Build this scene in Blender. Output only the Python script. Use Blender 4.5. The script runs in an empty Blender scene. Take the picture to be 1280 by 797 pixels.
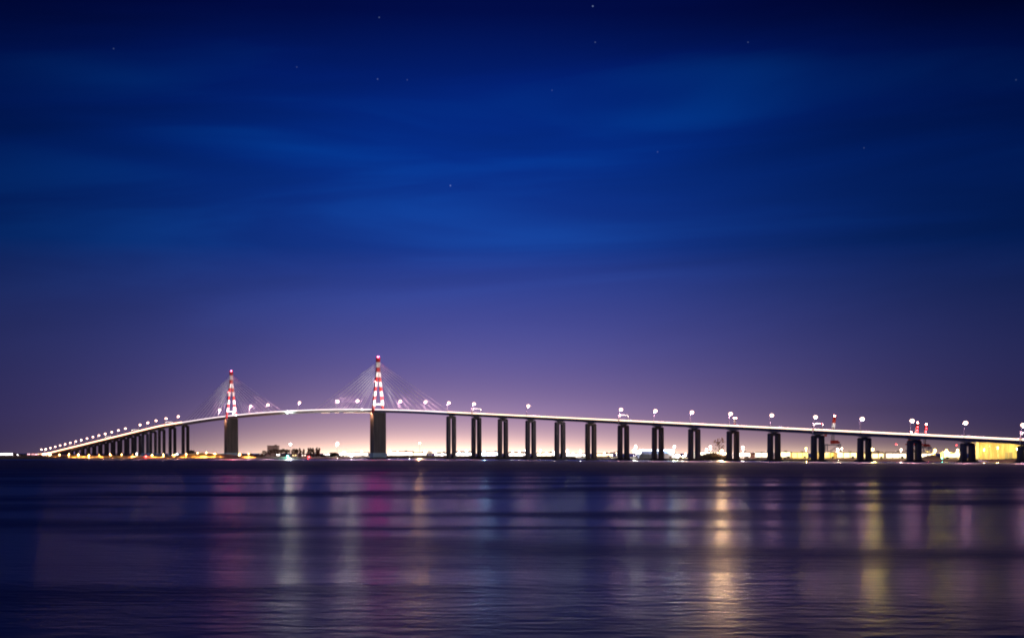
import bpy, bmesh, math, random
from mathutils import Vector, Matrix, noise as mnoise

random.seed(7)
R = math.radians
sc = bpy.context.scene
col = sc.collection
PI = math.pi

# ------------------------------------------------------------------ camera constants
F = 1743.0          # focal length in photo pixels (photo is 1280 wide)
YH = 565.0          # photo row of the horizon
H = 8.0             # camera height above the water


def at(px, Y, z=0.0):
    return Vector(((px - 640.0) / F * Y, Y, z))


def zof(y, Y):
    return H + (YH - y) * Y / F


# ------------------------------------------------------------------ object helpers
def tag(o, label=None, cat=None, group=None, kind=None):
    if label: o['label'] = label
    if cat: o['category'] = cat
    if group: o['group'] = group
    if kind: o['kind'] = kind
    return o


def empty(name, loc, label, cat, group=None, rz=0.0):
    o = bpy.data.objects.new(name, None)
    col.objects.link(o)
    o.location = loc
    o.rotation_euler = (0, 0, rz)
    o.empty_display_size = 1
    return tag(o, label, cat, group)


def copy_tree(o, parent=None):
    c = o.copy()
    col.objects.link(c)
    c.parent = parent
    for ch in list(o.children):
        copy_tree(ch, c)
    return c


class MB:
    def __init__(self):
        self.v = []; self.f = []; self.m = []

    def add(self, vs, fs, mi=0):
        b = len(self.v)
        self.v += [Vector(p) for p in vs]
        self.f += [tuple(i + b for i in f) for f in fs]
        self.m += [mi] * len(fs)

    def box(self, c, s, ax=None, mi=0):
        """c centre, s full sizes along axes ax (three unit vectors)."""
        c = Vector(c)
        X, Y, Z = ax if ax else (Vector((1, 0, 0)), Vector((0, 1, 0)), Vector((0, 0, 1)))
        vs = []
        for sz in (-.5, .5):
            for sx, sy in ((-.5, -.5), (.5, -.5), (.5, .5), (-.5, .5)):
                vs.append(c + X * (sx * s[0]) + Y * (sy * s[1]) + Z * (sz * s[2]))
        self.add(vs, [(3, 2, 1, 0), (4, 5, 6, 7), (0, 1, 5, 4), (1, 2, 6, 5), (2, 3, 7, 6), (3, 0, 4, 7)], mi)

    def frustum(self, c0, s0, c1, s1, ax, mi=0):
        X, Y = ax[0], ax[1]
        vs = []
        for c, s in ((Vector(c0), s0), (Vector(c1), s1)):
            for sx, sy in ((-.5, -.5), (.5, -.5), (.5, .5), (-.5, .5)):
                vs.append(c + X * (sx * s[0]) + Y * (sy * s[1]))
        self.add(vs, [(3, 2, 1, 0), (4, 5, 6, 7), (0, 1, 5, 4), (1, 2, 6, 5), (2, 3, 7, 6), (3, 0, 4, 7)], mi)

    def tube(self, p0, p1, r0, r1=None, n=8, mi=0, caps=True):
        p0 = Vector(p0); p1 = Vector(p1)
        if r1 is None: r1 = r0
        d = (p1 - p0).normalized()
        a = d.cross(Vector((0, 0, 1)))
        if a.length < 1e-4: a = Vector((1, 0, 0))
        a.normalize(); b = d.cross(a)
        vs = []
        for p, r in ((p0, r0), (p1, r1)):
            for i in range(n):
                t = 2 * PI * i / n
                vs.append(p + a * (math.cos(t) * r) + b * (math.sin(t) * r))
        fs = [(i, (i + 1) % n, n + (i + 1) % n, n + i) for i in range(n)]
        if caps: fs += [tuple(range(n))[::-1], tuple(range(n, 2 * n))]
        self.add(vs, fs, mi)

    def ball(self, c, r, seg=10, rings=6, sz=1.0, mi=0):
        c = Vector(c)
        vs = [c + Vector((0, 0, r * sz))]
        for j in range(1, rings):
            ph = PI * j / rings
            for i in range(seg):
                t = 2 * PI * i / seg
                vs.append(c + Vector((r * math.sin(ph) * math.cos(t), r * math.sin(ph) * math.sin(t), r * sz * math.cos(ph))))
        vs.append(c + Vector((0, 0, -r * sz)))
        fs = [(0, 1 + i, 1 + (i + 1) % seg) for i in range(seg)]
        for j in range(rings - 2):
            for i in range(seg):
                a = 1 + j * seg + i; b = 1 + j * seg + (i + 1) % seg
                fs.append((a, a + seg, b + seg, b))
        k = 1 + (rings - 2) * seg
        fs += [(k + i, len(vs) - 1, k + (i + 1) % seg) for i in range(seg)]
        self.add(vs, fs, mi)

    def build(self, name, mats, parent=None, loc=None, smooth=False):
        if not isinstance(mats, (list, tuple)): mats = [mats]
        off = Vector((0, 0, 0))
        if loc is not None: off = Vector(loc)
        me = bpy.data.meshes.new(name)
        me.from_pydata([p - off for p in self.v], [], self.f)
        for m in mats: me.materials.append(m)
        me.polygons.foreach_set('material_index', self.m)
        if smooth: me.polygons.foreach_set('use_smooth', [True] * len(self.f))
        me.update()
        o = bpy.data.objects.new(name, me)
        col.objects.link(o)
        if parent is not None: o.parent = parent
        elif loc is not None: o.location = off
        return o


# ------------------------------------------------------------------ materials
def nd(t, kind, **kw):
    n = t.nodes.new(kind)
    for k, v in kw.items(): setattr(n, k, v)
    return n


def mat(name, c, c2=None, rough=.7, scale=(1, 1, 1), nscale=1.0, detail=4, metal=0.0, bump=0.0, lo=.35, hi=.65):
    m = bpy.data.materials.new(name)
    m.use_nodes = True
    t = m.node_tree
    b = t.nodes['Principled BSDF']
    b.inputs['Roughness'].default_value = rough
    b.inputs['Metallic'].default_value = metal
    if c2 is None: c2 = tuple(x * .72 for x in c)
    g = nd(t, 'ShaderNodeNewGeometry')
    mp = nd(t, 'ShaderNodeMapping')
    mp.inputs['Scale'].default_value = scale
    n = nd(t, 'ShaderNodeTexNoise')
    n.inputs['Scale'].default_value = nscale
    n.inputs['Detail'].default_value = detail
    r = nd(t, 'ShaderNodeValToRGB')
    r.color_ramp.elements[0].position = lo; r.color_ramp.elements[0].color = (*c2, 1)
    r.color_ramp.elements[1].position = hi; r.color_ramp.elements[1].color = (*c, 1)
    L = t.links.new
    L(g.outputs['Position'], mp.inputs['Vector']); L(mp.outputs['Vector'], n.inputs['Vector'])
    L(n.outputs['Fac'], r.inputs['Fac']); L(r.outputs['Color'], b.inputs['Base Color'])
    if bump:
        bp = nd(t, 'ShaderNodeBump'); bp.inputs['Strength'].default_value = bump; bp.inputs['Distance'].default_value = .3
        L(n.outputs['Fac'], bp.inputs['Height']); L(bp.outputs['Normal'], b.inputs['Normal'])
    return m


_em = {}


def emat(c, s, name='lamp_glow'):
    k = (tuple(c), s)
    if k not in _em:
        m = bpy.data.materials.new(name)
        m.use_nodes = True
        b = m.node_tree.nodes['Principled BSDF']
        b.inputs['Base Color'].default_value = (.8, .8, .8, 1)
        b.inputs['Emission Color'].default_value = (*c, 1)
        b.inputs['Emission Strength'].default_value = s
        _em[k] = m
    return _em[k]


M = {}
M['pier'] = mat('pier_concrete', (.17, .14, .165), (.10, .084, .10), .85, (.5, .5, .06), 1.0)
M['mainpier'] = mat('main_pier_concrete', (.19, .165, .18), (.125, .11, .118), .85, (.35, .35, .03), 1.0)
M['footing'] = mat('wet_footing_concrete', (.05, .045, .045), (.025, .022, .022), .6, nscale=.5)
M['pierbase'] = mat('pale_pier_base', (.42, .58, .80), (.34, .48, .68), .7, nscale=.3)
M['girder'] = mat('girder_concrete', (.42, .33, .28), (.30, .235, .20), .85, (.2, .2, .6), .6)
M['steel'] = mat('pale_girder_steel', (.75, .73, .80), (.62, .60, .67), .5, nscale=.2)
M['asphalt'] = mat('asphalt', (.06, .06, .06), (.04, .04, .04), .9, nscale=2)
M['white'] = mat('white_paint', (.80, .80, .80), (.68, .67, .66), .45, nscale=.6)
M['red'] = mat('red_paint', (.48, .02, .025), (.36, .015, .02), .45, nscale=.6)
M['rail'] = mat('rail_white', (.80, .79, .78), (.66, .65, .64), .5, nscale=.8)
M['cable'] = mat('cable_sheath', (.78, .76, .76), (.65, .63, .63), .4, nscale=.5)
M['pole'] = mat('galvanised_pole', (.55, .55, .56), (.42, .42, .43), .45, nscale=1.0)
M['dark'] = mat('dark_metal', (.06, .06, .065), (.035, .035, .04), .5, nscale=1.0)
M['land'] = mat('shore_ground', (.36, .27, .17), (.20, .15, .09), .95, (1, 1, 1), .06, 8, bump=.4)
M['timber'] = mat('quay_timber', (.30, .18, .09), (.14, .08, .045), .9, (1.2, 1.2, .05), 1.0)
M['rock'] = mat('boulder_rock', (.28, .22, .16), (.12, .09, .065), .9, nscale=.7, bump=.5)
M['bark'] = mat('bark', (.16, .11, .08), (.08, .055, .04), .9, (2, 2, .4), 1.0)
M['leaf'] = mat('leaf_green', (.10, .11, .045), (.05, .06, .025), .7, nscale=.8)
M['leaf_rust'] = mat('leaf_rust', (.20, .10, .05), (.09, .055, .03), .7, nscale=.8)
M['leaf_dark'] = mat('leaf_dark', (.05, .06, .03), (.03, .035, .02), .7, nscale=.8)
M['wall_white'] = mat('white_render', (.72, .69, .66), (.58, .55, .52), .8, nscale=.15)
M['wall_blue'] = mat('blue_cladding', (.40, .48, .60), (.30, .37, .48), .6, (.5, .5, .05), 1.0)
M['wall_cream'] = mat('cream_cladding', (.72, .58, .30), (.60, .46, .22), .6, (.7, .7, .02), 1.0)
M['wall_pale'] = mat('pale_cladding', (.78, .70, .52), (.50, .42, .28), .6, (.25, .25, .04), 1.0, 5)
M['wall_grey'] = mat('grey_cladding', (.36, .35, .35), (.27, .26, .26), .6, (.5, .5, .05), 1.0)
M['wall_pink'] = mat('pink_render', (.50, .34, .30), (.38, .25, .22), .8, nscale=.3)
M['roof'] = mat('roof_tile', (.25, .11, .075), (.15, .07, .05), .8, nscale=.6)
M['roof_grey'] = mat('roof_sheet', (.20, .20, .21), (.13, .13, .14), .6, (.6, .6, .6), .6)
M['glass'] = mat('dark_glass', (.03, .035, .05), (.02, .025, .035), .1, nscale=.5)
M['crane_red'] = mat('crane_red', (.55, .05, .03), (.40, .035, .02), .5, nscale=.5)
M['crane_grey'] = mat('crane_grey', (.45, .46, .50), (.33, .34, .38), .5, nscale=.5)

# emission colours: lamps of the place
WARM = (1.0, .70, .52)
PINKW = (1.0, .72, .66)
SOD = (1.0, .42, .08)
YEL = (1.0, .70, .16)
COOL = (.34, .60, 1.0)
CYAN = (.10, .9, .85)
RED = (1.0, .04, .05)
WHITE = (1.0, .93, .84)

def bulb(parent, loc, color, watts, r=.5):
    """the lamp's own light source, just outside its frosted globe"""
    ld = bpy.data.lights.new('lamp_bulb', 'POINT'); ld.energy = watts; ld.color = color; ld.shadow_soft_size = r
    lo = bpy.data.objects.new('lamp_bulb', ld); col.objects.link(lo); lo.parent = parent; lo.location = loc
    return lo


# ------------------------------------------------------------------ bridge line
SP = 50.7
D0 = Vector((-.6175, .7866, 0)).normalized()      # heading towards the far (left) end
P0 = at(564, 1676)
TH0 = math.atan2(-D0.x, D0.y)                      # angle left of straight ahead
_tab = []
_p = P0.copy(); _t = 0.0; _dt = .05
while _t > -42:
    if _t > -14.54: th = TH0
    else:
        u = min(1, (-14.54 - _t) / 3.0)
        th = TH0 + (R(29.6) - TH0) * (u * u * (3 - 2 * u))
    _tab.append((_t, _p.copy(), th))
    _p = _p + Vector((-math.sin(th), math.cos(th), 0)) * SP * _dt
    _t -= _dt


def path(t):
    """point on the bridge axis at t spans right of the first right pier, heading and normal."""
    if t >= 0:
        p = P0 - D0 * SP * t; th = TH0
    else:
        i = min(len(_tab) - 2, int(-t / _dt)); a = _tab[i]; b = _tab[i + 1]
        f = (a[0] - t) / _dt
        p = a[1].lerp(b[1], f); th = a[2]
    h = Vector((-math.sin(th), math.cos(th), 0)); n = Vector((math.cos(th), math.sin(th), 0))
    return p, h, n


TC = -7.27


def zdeck(t):
    u = abs(t - TC) * SP
    if u < 368: return 65.9 - 10.3 * (u / 368.0) ** 2
    z = 55.6 - .0505 * (u - 368)
    return z if z > 4.5 else 2.6 + 1.9 * math.exp((z - 4.5) / 1.9)


UP = Vector((0, 0, 1))
TR0, TL0 = 0.0, -14.54                       # first piers of the two viaducts
T_PY = (-3.2, -11.36)                    # the pylons
NR, NL = 20, 22
BO = P0.copy()
bridge = empty('cable_stayed_bridge', BO,
               'long lit road bridge with two red and white pylons crossing the whole water', 'bridge')


def bpart(mb, name, mats, parent=bridge, smooth=False):
    return mb.build(name, mats, parent, BO, smooth)


HALF = 6.2


def sweep(ts, sect, mats, name, parent=bridge, close=True):
    """sect(t) -> list of (n, z) profile points relative to deck level."""
    mb = MB(); rings = []
    for t in ts:
        p, h, n = path(t); z = zdeck(t)
        rings.append([p + n * a + UP * (z + b) for a, b in sect(t)])
    k = len(rings[0]); vs = [q for r in rings for q in r]; fs = []
    for i in range(len(rings) - 1):
        for j in range(k if close else k - 1):
            a = i * k + j; b = i * k + (j + 1) % k
            fs.append((a, b, b + k, a + k))
    if close:
        fs.append(tuple(range(k))); fs.append(tuple(range(len(vs) - k, len(vs)))[::-1])
    mb.add(vs, fs)
    return bpart(mb, name, mats, parent)


def tsteps(a, b, piers):
    s = set()
    t = a
    while t < b - 1e-6:
        s.add(round(t, 3)); t += .25
    s.add(round(b, 3))
    for k in piers:
        for o in (-.16, -.1, -.05, -.025, 0, .025, .05, .1, .16):
            if a <= k + o <= b: s.add(round(k + o, 3))
    return sorted(s)


piersR = [TR0 + i for i in range(NR)]
piersL = [TL0 - i for i in range(NL)]


def depth_at(t, piers):
    d = min(abs(t - k) for k in piers) * SP
    return 3.0 + 1.3 * max(0, 1 - d / 7.5) ** 1.5


def sect_conc(piers):
    def s(t):
        d = depth_at(t, piers)
        return [(-HALF + .05, -.06), (HALF - .05, -.06), (HALF - .05, -.5), (3.6, -.95), (3.2, -d), (-3.2, -d), (-3.6, -.95), (-HALF + .05, -.5)]
    return s


def sect_steel(t):
    return [(-HALF + .05, -.06), (HALF - .05, -.06), (HALF - .05, -.7), (3.4, -3.2), (-3.4, -3.2), (-HALF + .05, -.7)]


tsR = tsteps(TR0, NR - .2, piersR)
tsL = tsteps(TL0 - 22.6, TL0, piersL)
tsM = tsteps(TL0 + .002, TR0 - .002, [])
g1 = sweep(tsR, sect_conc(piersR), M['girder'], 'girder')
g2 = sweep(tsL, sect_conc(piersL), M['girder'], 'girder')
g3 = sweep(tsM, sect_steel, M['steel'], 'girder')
g3['label'] = 'pale steel box girder between the pylons'
tsA = sorted(set(tsR + tsL + tsM))
sweep(tsA, lambda t: [(-HALF + .25, 0), (HALF - .25, 0), (HALF - .25, -.055), (-HALF + .25, -.055)], M['asphalt'], 'roadway')
# parapets: kerb, posts and rails on each side
for s in (-1, 1):
    sweep(tsA, lambda t, s=s: [(s * HALF, -.5), (s * HALF, .95), (s * (HALF - .24), .95), (s * (HALF - .24), -.5)], M['rail'], 'parapet')
    sweep(tsA, lambda t, s=s: [(s * (HALF - .04), .96), (s * (HALF - .04), 1.35), (s * (HALF - .2), 1.35), (s * (HALF - .2), .96)], M['rail'], 'handrail')
# added glowing strip outside the parapet, standing in for headlight trails and lamplit rails
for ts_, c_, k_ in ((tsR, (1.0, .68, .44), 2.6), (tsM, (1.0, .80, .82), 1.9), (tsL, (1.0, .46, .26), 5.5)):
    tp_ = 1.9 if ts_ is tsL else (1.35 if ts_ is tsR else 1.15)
    sweep(ts_, lambda t: [(-HALF - .14, .1), (-HALF - .14, tp_), (-HALF - .02, tp_), (-HALF - .02, .1)], emat(c_, k_, 'deck_strip_glow'), 'deck_glow_strip')

# piers of the viaducts: two shafts, crosshead, footing


def make_pier(t, base_z, wet):
    p, h, n = path(t)
    th = math.atan2(-h.x, h.y)
    ray = math.atan2(p.x, p.y)
    # shafts follow the river current rather than the deck axis: skewed a little more towards the right end
    if t >= 0:
        th2 = th - (t / 15.0) * R(22)
        h2 = Vector((-math.sin(th2), math.cos(th2), 0)); n2 = Vector((math.cos(th2), math.sin(th2), 0))
    else: h2, n2 = h, n
    pr = bpart(MB(), 'pier', M['pier'])
    bpy.data.objects.remove(pr)
    zt = zdeck(t) - depth_at(t, [t]) - .02
    mbc = MB()
    mbc.frustum(p + UP * (zt - 2.6), (3.5, 11.6), p + UP * (zt - 1.3), (3.9, 12.4), (h2, n2))
    mbc.frustum(p + UP * (zt - 1.3), (3.9, 12.4), p + UP * zt, (3.9, 9.6), (h2, n2))
    cross = bpart(mbc, 'pier', M['pier'])
    zb = base_z + (1.6 if wet else .2)
    for s in (-1, 1):
        mb = MB()
        mb.frustum(p + n2 * (s * 4.05) + UP * zb, (3.8, 4.4), p + n2 * (s * 4.0) + UP * (zt - 2.62), (3.5, 4.15), (h2, n2))
        bpart(mb, 'shaft', M['pier'], cross)
    mb = MB()
    if wet:
        mb.frustum(p + UP * (-2), (8.5, 16.5), p + UP * .9, (8.0, 16.0), (h2, n2))
        mb.frustum(p + UP * .9, (6.0, 14.4), p + UP * zb, (5.4, 13.8), (h2, n2))
        bpart(mb, 'footing', M['footing'], cross)
    else:
        mb.box(p + UP * (base_z - .4), (7.5, 15), None if False else (h2, n2, UP)) if False else mb.frustum(p + UP * (base_z - 2), (7, 15), p + UP * zb, (6.6, 14.6), (h2, n2))
        bpart(mb, 'footing', M['footing'], cross)
        if -18.9 < t:
            for s in (-1, 1):
                mb = MB()
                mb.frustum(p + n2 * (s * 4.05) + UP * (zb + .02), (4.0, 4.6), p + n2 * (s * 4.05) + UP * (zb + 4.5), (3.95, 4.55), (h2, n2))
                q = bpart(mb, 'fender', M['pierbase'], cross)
    return cross


for t in piersR: make_pier(t, 0.0, True)
for t in piersL:
    if zdeck(t) > 9: make_pier(t, 1.7, False)

# pylons and their wide piers


def make_pylon(t, idx):
    p, h, n = path(t)
    zd = zdeck(t)
    ax = (h, n, UP)
    zt = zd - 3.24
    mb = MB()
    mb.frustum(p + UP * 1.4, (8.4, 19.6), p + UP * zt, (8.0, 19.0), (h, n))
    mp = bpart(mb, 'main_pier', M['mainpier'])
    mb = MB()
    # chamfered platform in the water
    pts = [(-7.5, -13), (7.5, -13), (10, -8), (10, 8), (7.5, 13), (-7.5, 13), (-10, 8), (-10, -8)]
    vs = [p + h * a + n * b + UP * z for z in (-2, 1.42) for a, b in pts]
    mb.add(vs, [tuple(range(8))[::-1], tuple(range(8, 16))] + [(i, (i + 1) % 8, 8 + (i + 1) % 8, 8 + i) for i in range(8)])
    bpart(mb, 'footing', M['footing'], mp)
    mb = MB()
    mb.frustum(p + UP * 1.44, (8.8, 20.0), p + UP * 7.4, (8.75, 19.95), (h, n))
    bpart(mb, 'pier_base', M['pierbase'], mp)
    # corbels that carry the pylon legs, outside the deck
    for s in (-1, 1):
        mb = MB()
        mb.frustum(p + n * (s * 8.3) + UP * (zt - 9), (2.4, 1.6), p + n * (s * 8.0) + UP * (zt + .02), (3.4, 4.2), (h, n))
        bpart(mb, 'corbel', M['mainpier'], mp)
    # pylon
    b = [129.3, 124.5, 117.7, 111.8, 105.1, 99.2, 92.7, 86.9, 80.7, 75.1, 68.6]
    if idx == 1:
        b = [z + .8 for z in b]
    names = ['r', 'w', 'r', 'w', 'r', 'w', 'r', 'w', 'r', 'w', 'r', 'w', 'r']
    zs = b + [zt]
    mb = MB()
    mzb = b[3]
    for i in range(3):
        mb.frustum(p + UP * zs[i + 1], (3.3, 4.5 + .1 * i), p + UP * zs[i], (3.2, 4.4 + .1 * i), (h, n), 1 if names[i + 0] == 'w' else 0)
    mast = bpart(mb, 'pylon', [M['red'], M['white']])
    tag(mast, None)
    # stripes: band i lies between zs[i] and zs[i+1]

    def off(z):
        k = (mzb - z) / (mzb - zt)
        return 1.45 + (7.9 - 1.45) * k
    for s in (-1, 1):
        mb = MB()
        for i in range(3, len(zs) - 1):
            z1, z0 = zs[i], zs[i + 1]
            mb.frustum(p + n * (s * off(z0)) + UP * z0, (2.9, 2.9), p + n * (s * off(z1)) + UP * z1, (2.8, 2.7), (h, n), 1 if names[i] == 'w' else 0)
        bpart(mb, 'leg', [M['red'], M['white']], mast)
    mb = MB()
    zc = 70.0
    mb.box(p + UP * zc, (1.6, 2 * off(zc) - 2.9, 1.5), ax)
    bpart(mb, 'crossbeam', M['white'], mast)
    # railed platform and beacon at the tip
    mb = MB()
    mb.box(p + UP * 129.5 + UP * (.8 if idx else 0), (4.2, 5.4, .35), ax)
    for i in range(12):
        a = 2 * PI * i / 12
        q = p + h * (2.0 * math.cos(a)) + n * (2.5 * math.sin(a)) + UP * (130.2 + (.8 if idx else 0))
        mb.box(q, (.12, .12, 1.1), ax)
    bpart(mb, 'platform', M['red'], mast)
    mb = MB()
    mb.ball(p + UP * (131.0 + (.8 if idx else 0)), 1.25, 12, 8)
    bpart(mb, 'beacon', emat((1, .10, .16), 9, 'beacon_glow'), mast)
    bulb(bridge, p + UP * (134.0 + (.8 if idx else 0)) - BO, (1, .04, .24), 62000 if idx == 0 else 48000, .5)
    mb = MB()
    mb.ball(p - n * (off(99.6) + 1.9) - h * .5 + UP * 99.6, .75, 8, 6)
    bpart(mb, 'beacon', emat((1, .16, .14), 9, 'beacon_glow'), mast)
    # stay cables
    for sd in (-1, 1):
        for s in (-1, 1):
            for i in range(9):
                d = 35 + 14.6 * i
                tt = t - sd * d / SP
                q, hh, nn = path(tt)
                lo = q + nn * (s * (HALF - .1)) + UP * (zdeck(tt) + .6)
                zu = 103.5 + i * 2.55 + (.8 if idx else 0)
                o = 1.2 if zu > mzb else off(zu) - .6
                up = p + n * (s * o) + h * (sd * 1.35) + UP * zu
                mb = MB(); mb.tube(lo, up, .14, .14, 6)
                bpart(mb, 'stay_cable', M['cable'])
    return p, h, n, zd


PYL = [make_pylon(t, i) for i, t in enumerate(T_PY)]

# floodlights that wash the pylons
for i, (p, h, n, zd) in enumerate(PYL):
    who = 'taller pylon' if i == 0 else 'far pylon'
    for k, (sh, sn) in enumerate(((-1, -1), (-1, 1), (1, -1))):
        q = p + h * (sh * 30) + n * (sn * (HALF + .55)) + UP * (zd + .9)
        where = {(-1, -1): 'on the near parapet, facing viewer side', (-1, 1): 'on the rear parapet, towards the nearer viaduct', (1, -1): 'on the near parapet, towards the middle'}[(sh, sn)]
        if i: where = {(-1, -1): 'on the near parapet, towards the middle', (-1, 1): 'on the rear parapet, towards the middle', (1, -1): 'on the near parapet, towards far viaduct'}[(sh, sn)]
        e = empty('floodlight', q, 'small floodlight aimed up %s, %s' % (who, where), 'floodlight', 'floodlights at the pylon feet')
        aim = (p + n * (sn * 4) + UP * 100 - q).normalized()
        mb = MB()
        mb.box(q - UP * .45, (.9, .25, .1), (h, n, UP)); mb.box(q - UP * .2 + h * .4, (.08, .2, .6), (h, n, UP)); mb.box(q - UP * .2 - h * .4, (.08, .2, .6), (h, n, UP))
        mb.build('bracket', M['dark'], e, q)
        mb = MB()
        sx = aim.cross(UP).normalized(); sy = aim.cross(sx)
        mb.frustum(q - aim * .3, (.5, .4), q + aim * .2, (.9, .7), (sx, sy))
        mb.build('housing', M['dark'], e, q)
        ld = bpy.data.lights.new('floodlight_beam', 'SPOT')
        ld.energy = 190000 if k < 2 else 110000
        ld.color = (1.0, .90, .84); ld.spot_size = R(110); ld.spot_blend = .6; ld.shadow_soft_size = .4
        lo = bpy.data.objects.new('floodlight_beam', ld); col.objects.link(lo)
        lo.parent = e; lo.location = aim * .6
        lo.rotation_euler = aim.to_track_quat('-Z', 'Y').to_euler()
    # the warm downlight that draws the wedge on the left face of the main pier
    q = p - n * (HALF + 5.2) + UP * (zd - 2.4) - h * .5
    e = empty('floodlight', q, 'warm floodlight under the deck edge shining down the pier of the %s' % who, 'floodlight', 'floodlights at the pylon feet')
    mb = MB()
    mb.box(q + UP * .35, (.5, .6, .3), (h, n, UP)); mb.tube(q + UP * .4, q + n * 2.3 + UP * 1.0, .12)
    mb.build('bracket', M['dark'], e, q)
    ld = bpy.data.lights.new('floodlight_beam', 'SPOT')
    ld.energy = 30000; ld.color = (1, .45, .22); ld.spot_size = R(58); ld.spot_blend = .25; ld.shadow_soft_size = .2
    lo = bpy.data.objects.new('floodlight_beam', ld); col.objects.link(lo)
    lo.parent = e
    aim = (n * .33 - UP).normalized()
    lo.rotation_euler = aim.to_track_quat('-Z', 'Y').to_euler()

# ------------------------------------------------------------------ street lamps on the deck
ORD = ['first', 'second', 'third', 'fourth', 'fifth', 'sixth', 'seventh', 'eighth', 'ninth', 'tenth', 'eleventh', 'twelfth',
       'thirteenth', 'fourteenth', 'fifteenth', 'sixteenth', 'seventeenth', 'eighteenth', 'nineteenth', 'twentieth', 'twenty-first', 'twenty-second']


def make_lamp():
    e = empty('street_lamp', (0, 0, 0), 'x', 'street lamp')
    mb = MB(); mb.tube((0, 0, 0), (0, 0, 12.2), .26, .17, 8); mb.tube((0, 0, 0), (0, 0, .8), .34, .3, 8)
    mb.build('pole', M['pole'], e)
    mb = MB(); mb.tube((0, 0, 12.1), (.7, 0, 12.75), .12, .11, 6); mb.tube((.7, 0, 12.75), (2.0, 0, 12.95), .11, .09, 6)
    mb.build('arm', M['pole'], e)
    mb = MB()
    mb.frustum((2.3, 0, 13.05), (2.3, 1.7), (2.3, 0, 13.45), (1.4, .9), (Vector((1, 0, 0)), Vector((0, 1, 0))))
    hd = mb.build('lamp_head', M['dark'], e)
    mb = MB(); mb.ball((2.3, 0, 12.1), 1.9, 16, 10, .8)
    mb.build('diffuser', emat((1.0, .60, .46), 5), hd, None, True)
    bulb(e, (2.3, 0, 10.0), (1.0, .48, .66), 32000, .5)
    return e


lamp0 = make_lamp()
lamp_used = False


def put_lamp(t, label, group='street lamps along the bridge deck'):
    global lamp_used
    p, h, n = path(t)
    o = lamp0 if not lamp_used else copy_tree(lamp0)
    lamp_used = True
    o.location = p - n * (HALF + .35) + UP * (zdeck(t) - .3)
    o.rotation_euler = (0, 0, math.atan2(n.y, n.x))
    tag(o, label, 'street lamp', group)
    return o


for k in (0, 1, 3, 6, 7, 8, 9, 10, 11, 12, 13, 14, 15):
    put_lamp(k + .02, 'lit street lamp above the %s twin pier right of the taller pylon' % ORD[k])
for t, s in ((-.95, 'second lamp right of the taller pylon, among its outer cables'), (-2.05, 'nearest lamp right of the taller pylon'),
             (-4.05, 'nearest lamp left of the taller pylon'), (-5.05, 'second lamp left of the taller pylon'),
             (-7.08, 'lit lamp at the crown of the main span, midway between pylons'),
             (-8.9, 'second lamp right of the far pylon'), (-9.95, 'nearest lamp right of the far pylon, among its cables'),
             (-10.98, 'lamp touching the right leg of the far pylon'), (-11.96, 'lamp touching the left leg of the far pylon')):
    put_lamp(t, s if s.startswith('lit') else s + ', lit')
for k in range(0, 22):
    if k in (5,): continue
    o = put_lamp(TL0 - .35 - k, 'lit street lamp on the far viaduct, %s out from the far pylon' % ORD[k], 'street lamps along the bridge deck')
    for ch in o.children:
        if ch.type == 'LIGHT':
            ch.data = ch.data.copy(); ch.data.energy = 11000; ch.data.color = (1, .50, .40)

# ------------------------------------------------------------------ sign gantries over the deck


def make_gantry(t, label, redx=False):
    p, h, n = path(t); z = zdeck(t)
    o = p + UP * z
    e = empty('sign_gantry', o, label, 'gantry', 'sign gantries over the deck')
    ax = (h, n, UP)
    for s in (-1, 1):
        mb = MB(); mb.box(o + n * (s * (HALF + .55)) + UP * 1.5, (.7, .7, 10.6), ax)
        mb.box(o + n * (s * (HALF + .4)) - UP * .7, (.5, .8, .4), ax)
        mb.build('post', M['white'], e, o)
    mb = MB()
    for dz in (5.6, 6.7):
        for dh in (-.35, .35): mb.box(o + h * dh + UP * dz, (.16, 2 * HALF + .4, .16), ax)
    for i in range(13):
        a = -HALF + i * HALF / 6
        mb.box(o + n * a + UP * 6.15, (.7, .1, 1.0), ax)
    mb.build('truss', M['white'], e, o)
    for i, a in enumerate((-4.4, -2.2, 0, 2.2, 4.4)):
        mb = MB(); mb.box(o + n * a - h * .65 + UP * 6.1, (.3, 1.5, 1.3), ax)
        sg = mb.build('lane_signal', M['dark'], e, o)
        mb = MB()
        red = redx and i == 4
        cc = o + n * a - h * .83 + UP * 6.1
        if red:
            for sx in (-1, 1):
                d = (n + UP * sx).normalized(); mb.box(cc, (.06, 1.3, .28), (h, d, d.cross(h)))
        else:
            mb.box(cc + UP * .1, (.06, .3, .8), (h, n, UP))
            for sx in (-1, 1):
                d = (n * sx + UP).normalized(); mb.box(cc - UP * .25 + n * (sx * .25), (.06, .75, .25), (h, d, d.cross(h)))
        mb.build('lit_symbol', emat(RED, 8) if red else emat((1, .85, .8), 3.5), sg, o)
    # work lights that wash the gantry white
    for s in (-1, 1):
        mb = MB(); mb.ball(o + n * (s * (HALF - .4)) - h * 1.0 + UP * 4.9, .22, 8, 5)
        mb.build('work_light', emat((1, .86, .78), 22), e, o)
    return e


make_gantry(1.0, 'white sign gantry over the deck above second pier from the taller pylon')
make_gantry(6.0, 'white sign gantry over the deck above seventh pier from the taller pylon')
make_gantry(11.0, 'white sign gantry whose end signal shows a red cross', True)
make_gantry(15.0, 'white sign gantry at the right edge of the photo')
make_gantry(TL0 - 1.3, 'white sign gantry just left of the far pylon cables')
make_gantry(TL0 - 5.3, 'white sign gantry beside the gap in the far viaduct lamps')
make_gantry(TL0 - 9.3, 'white sign gantry in the crowded lower lamps of the far viaduct')

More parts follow.
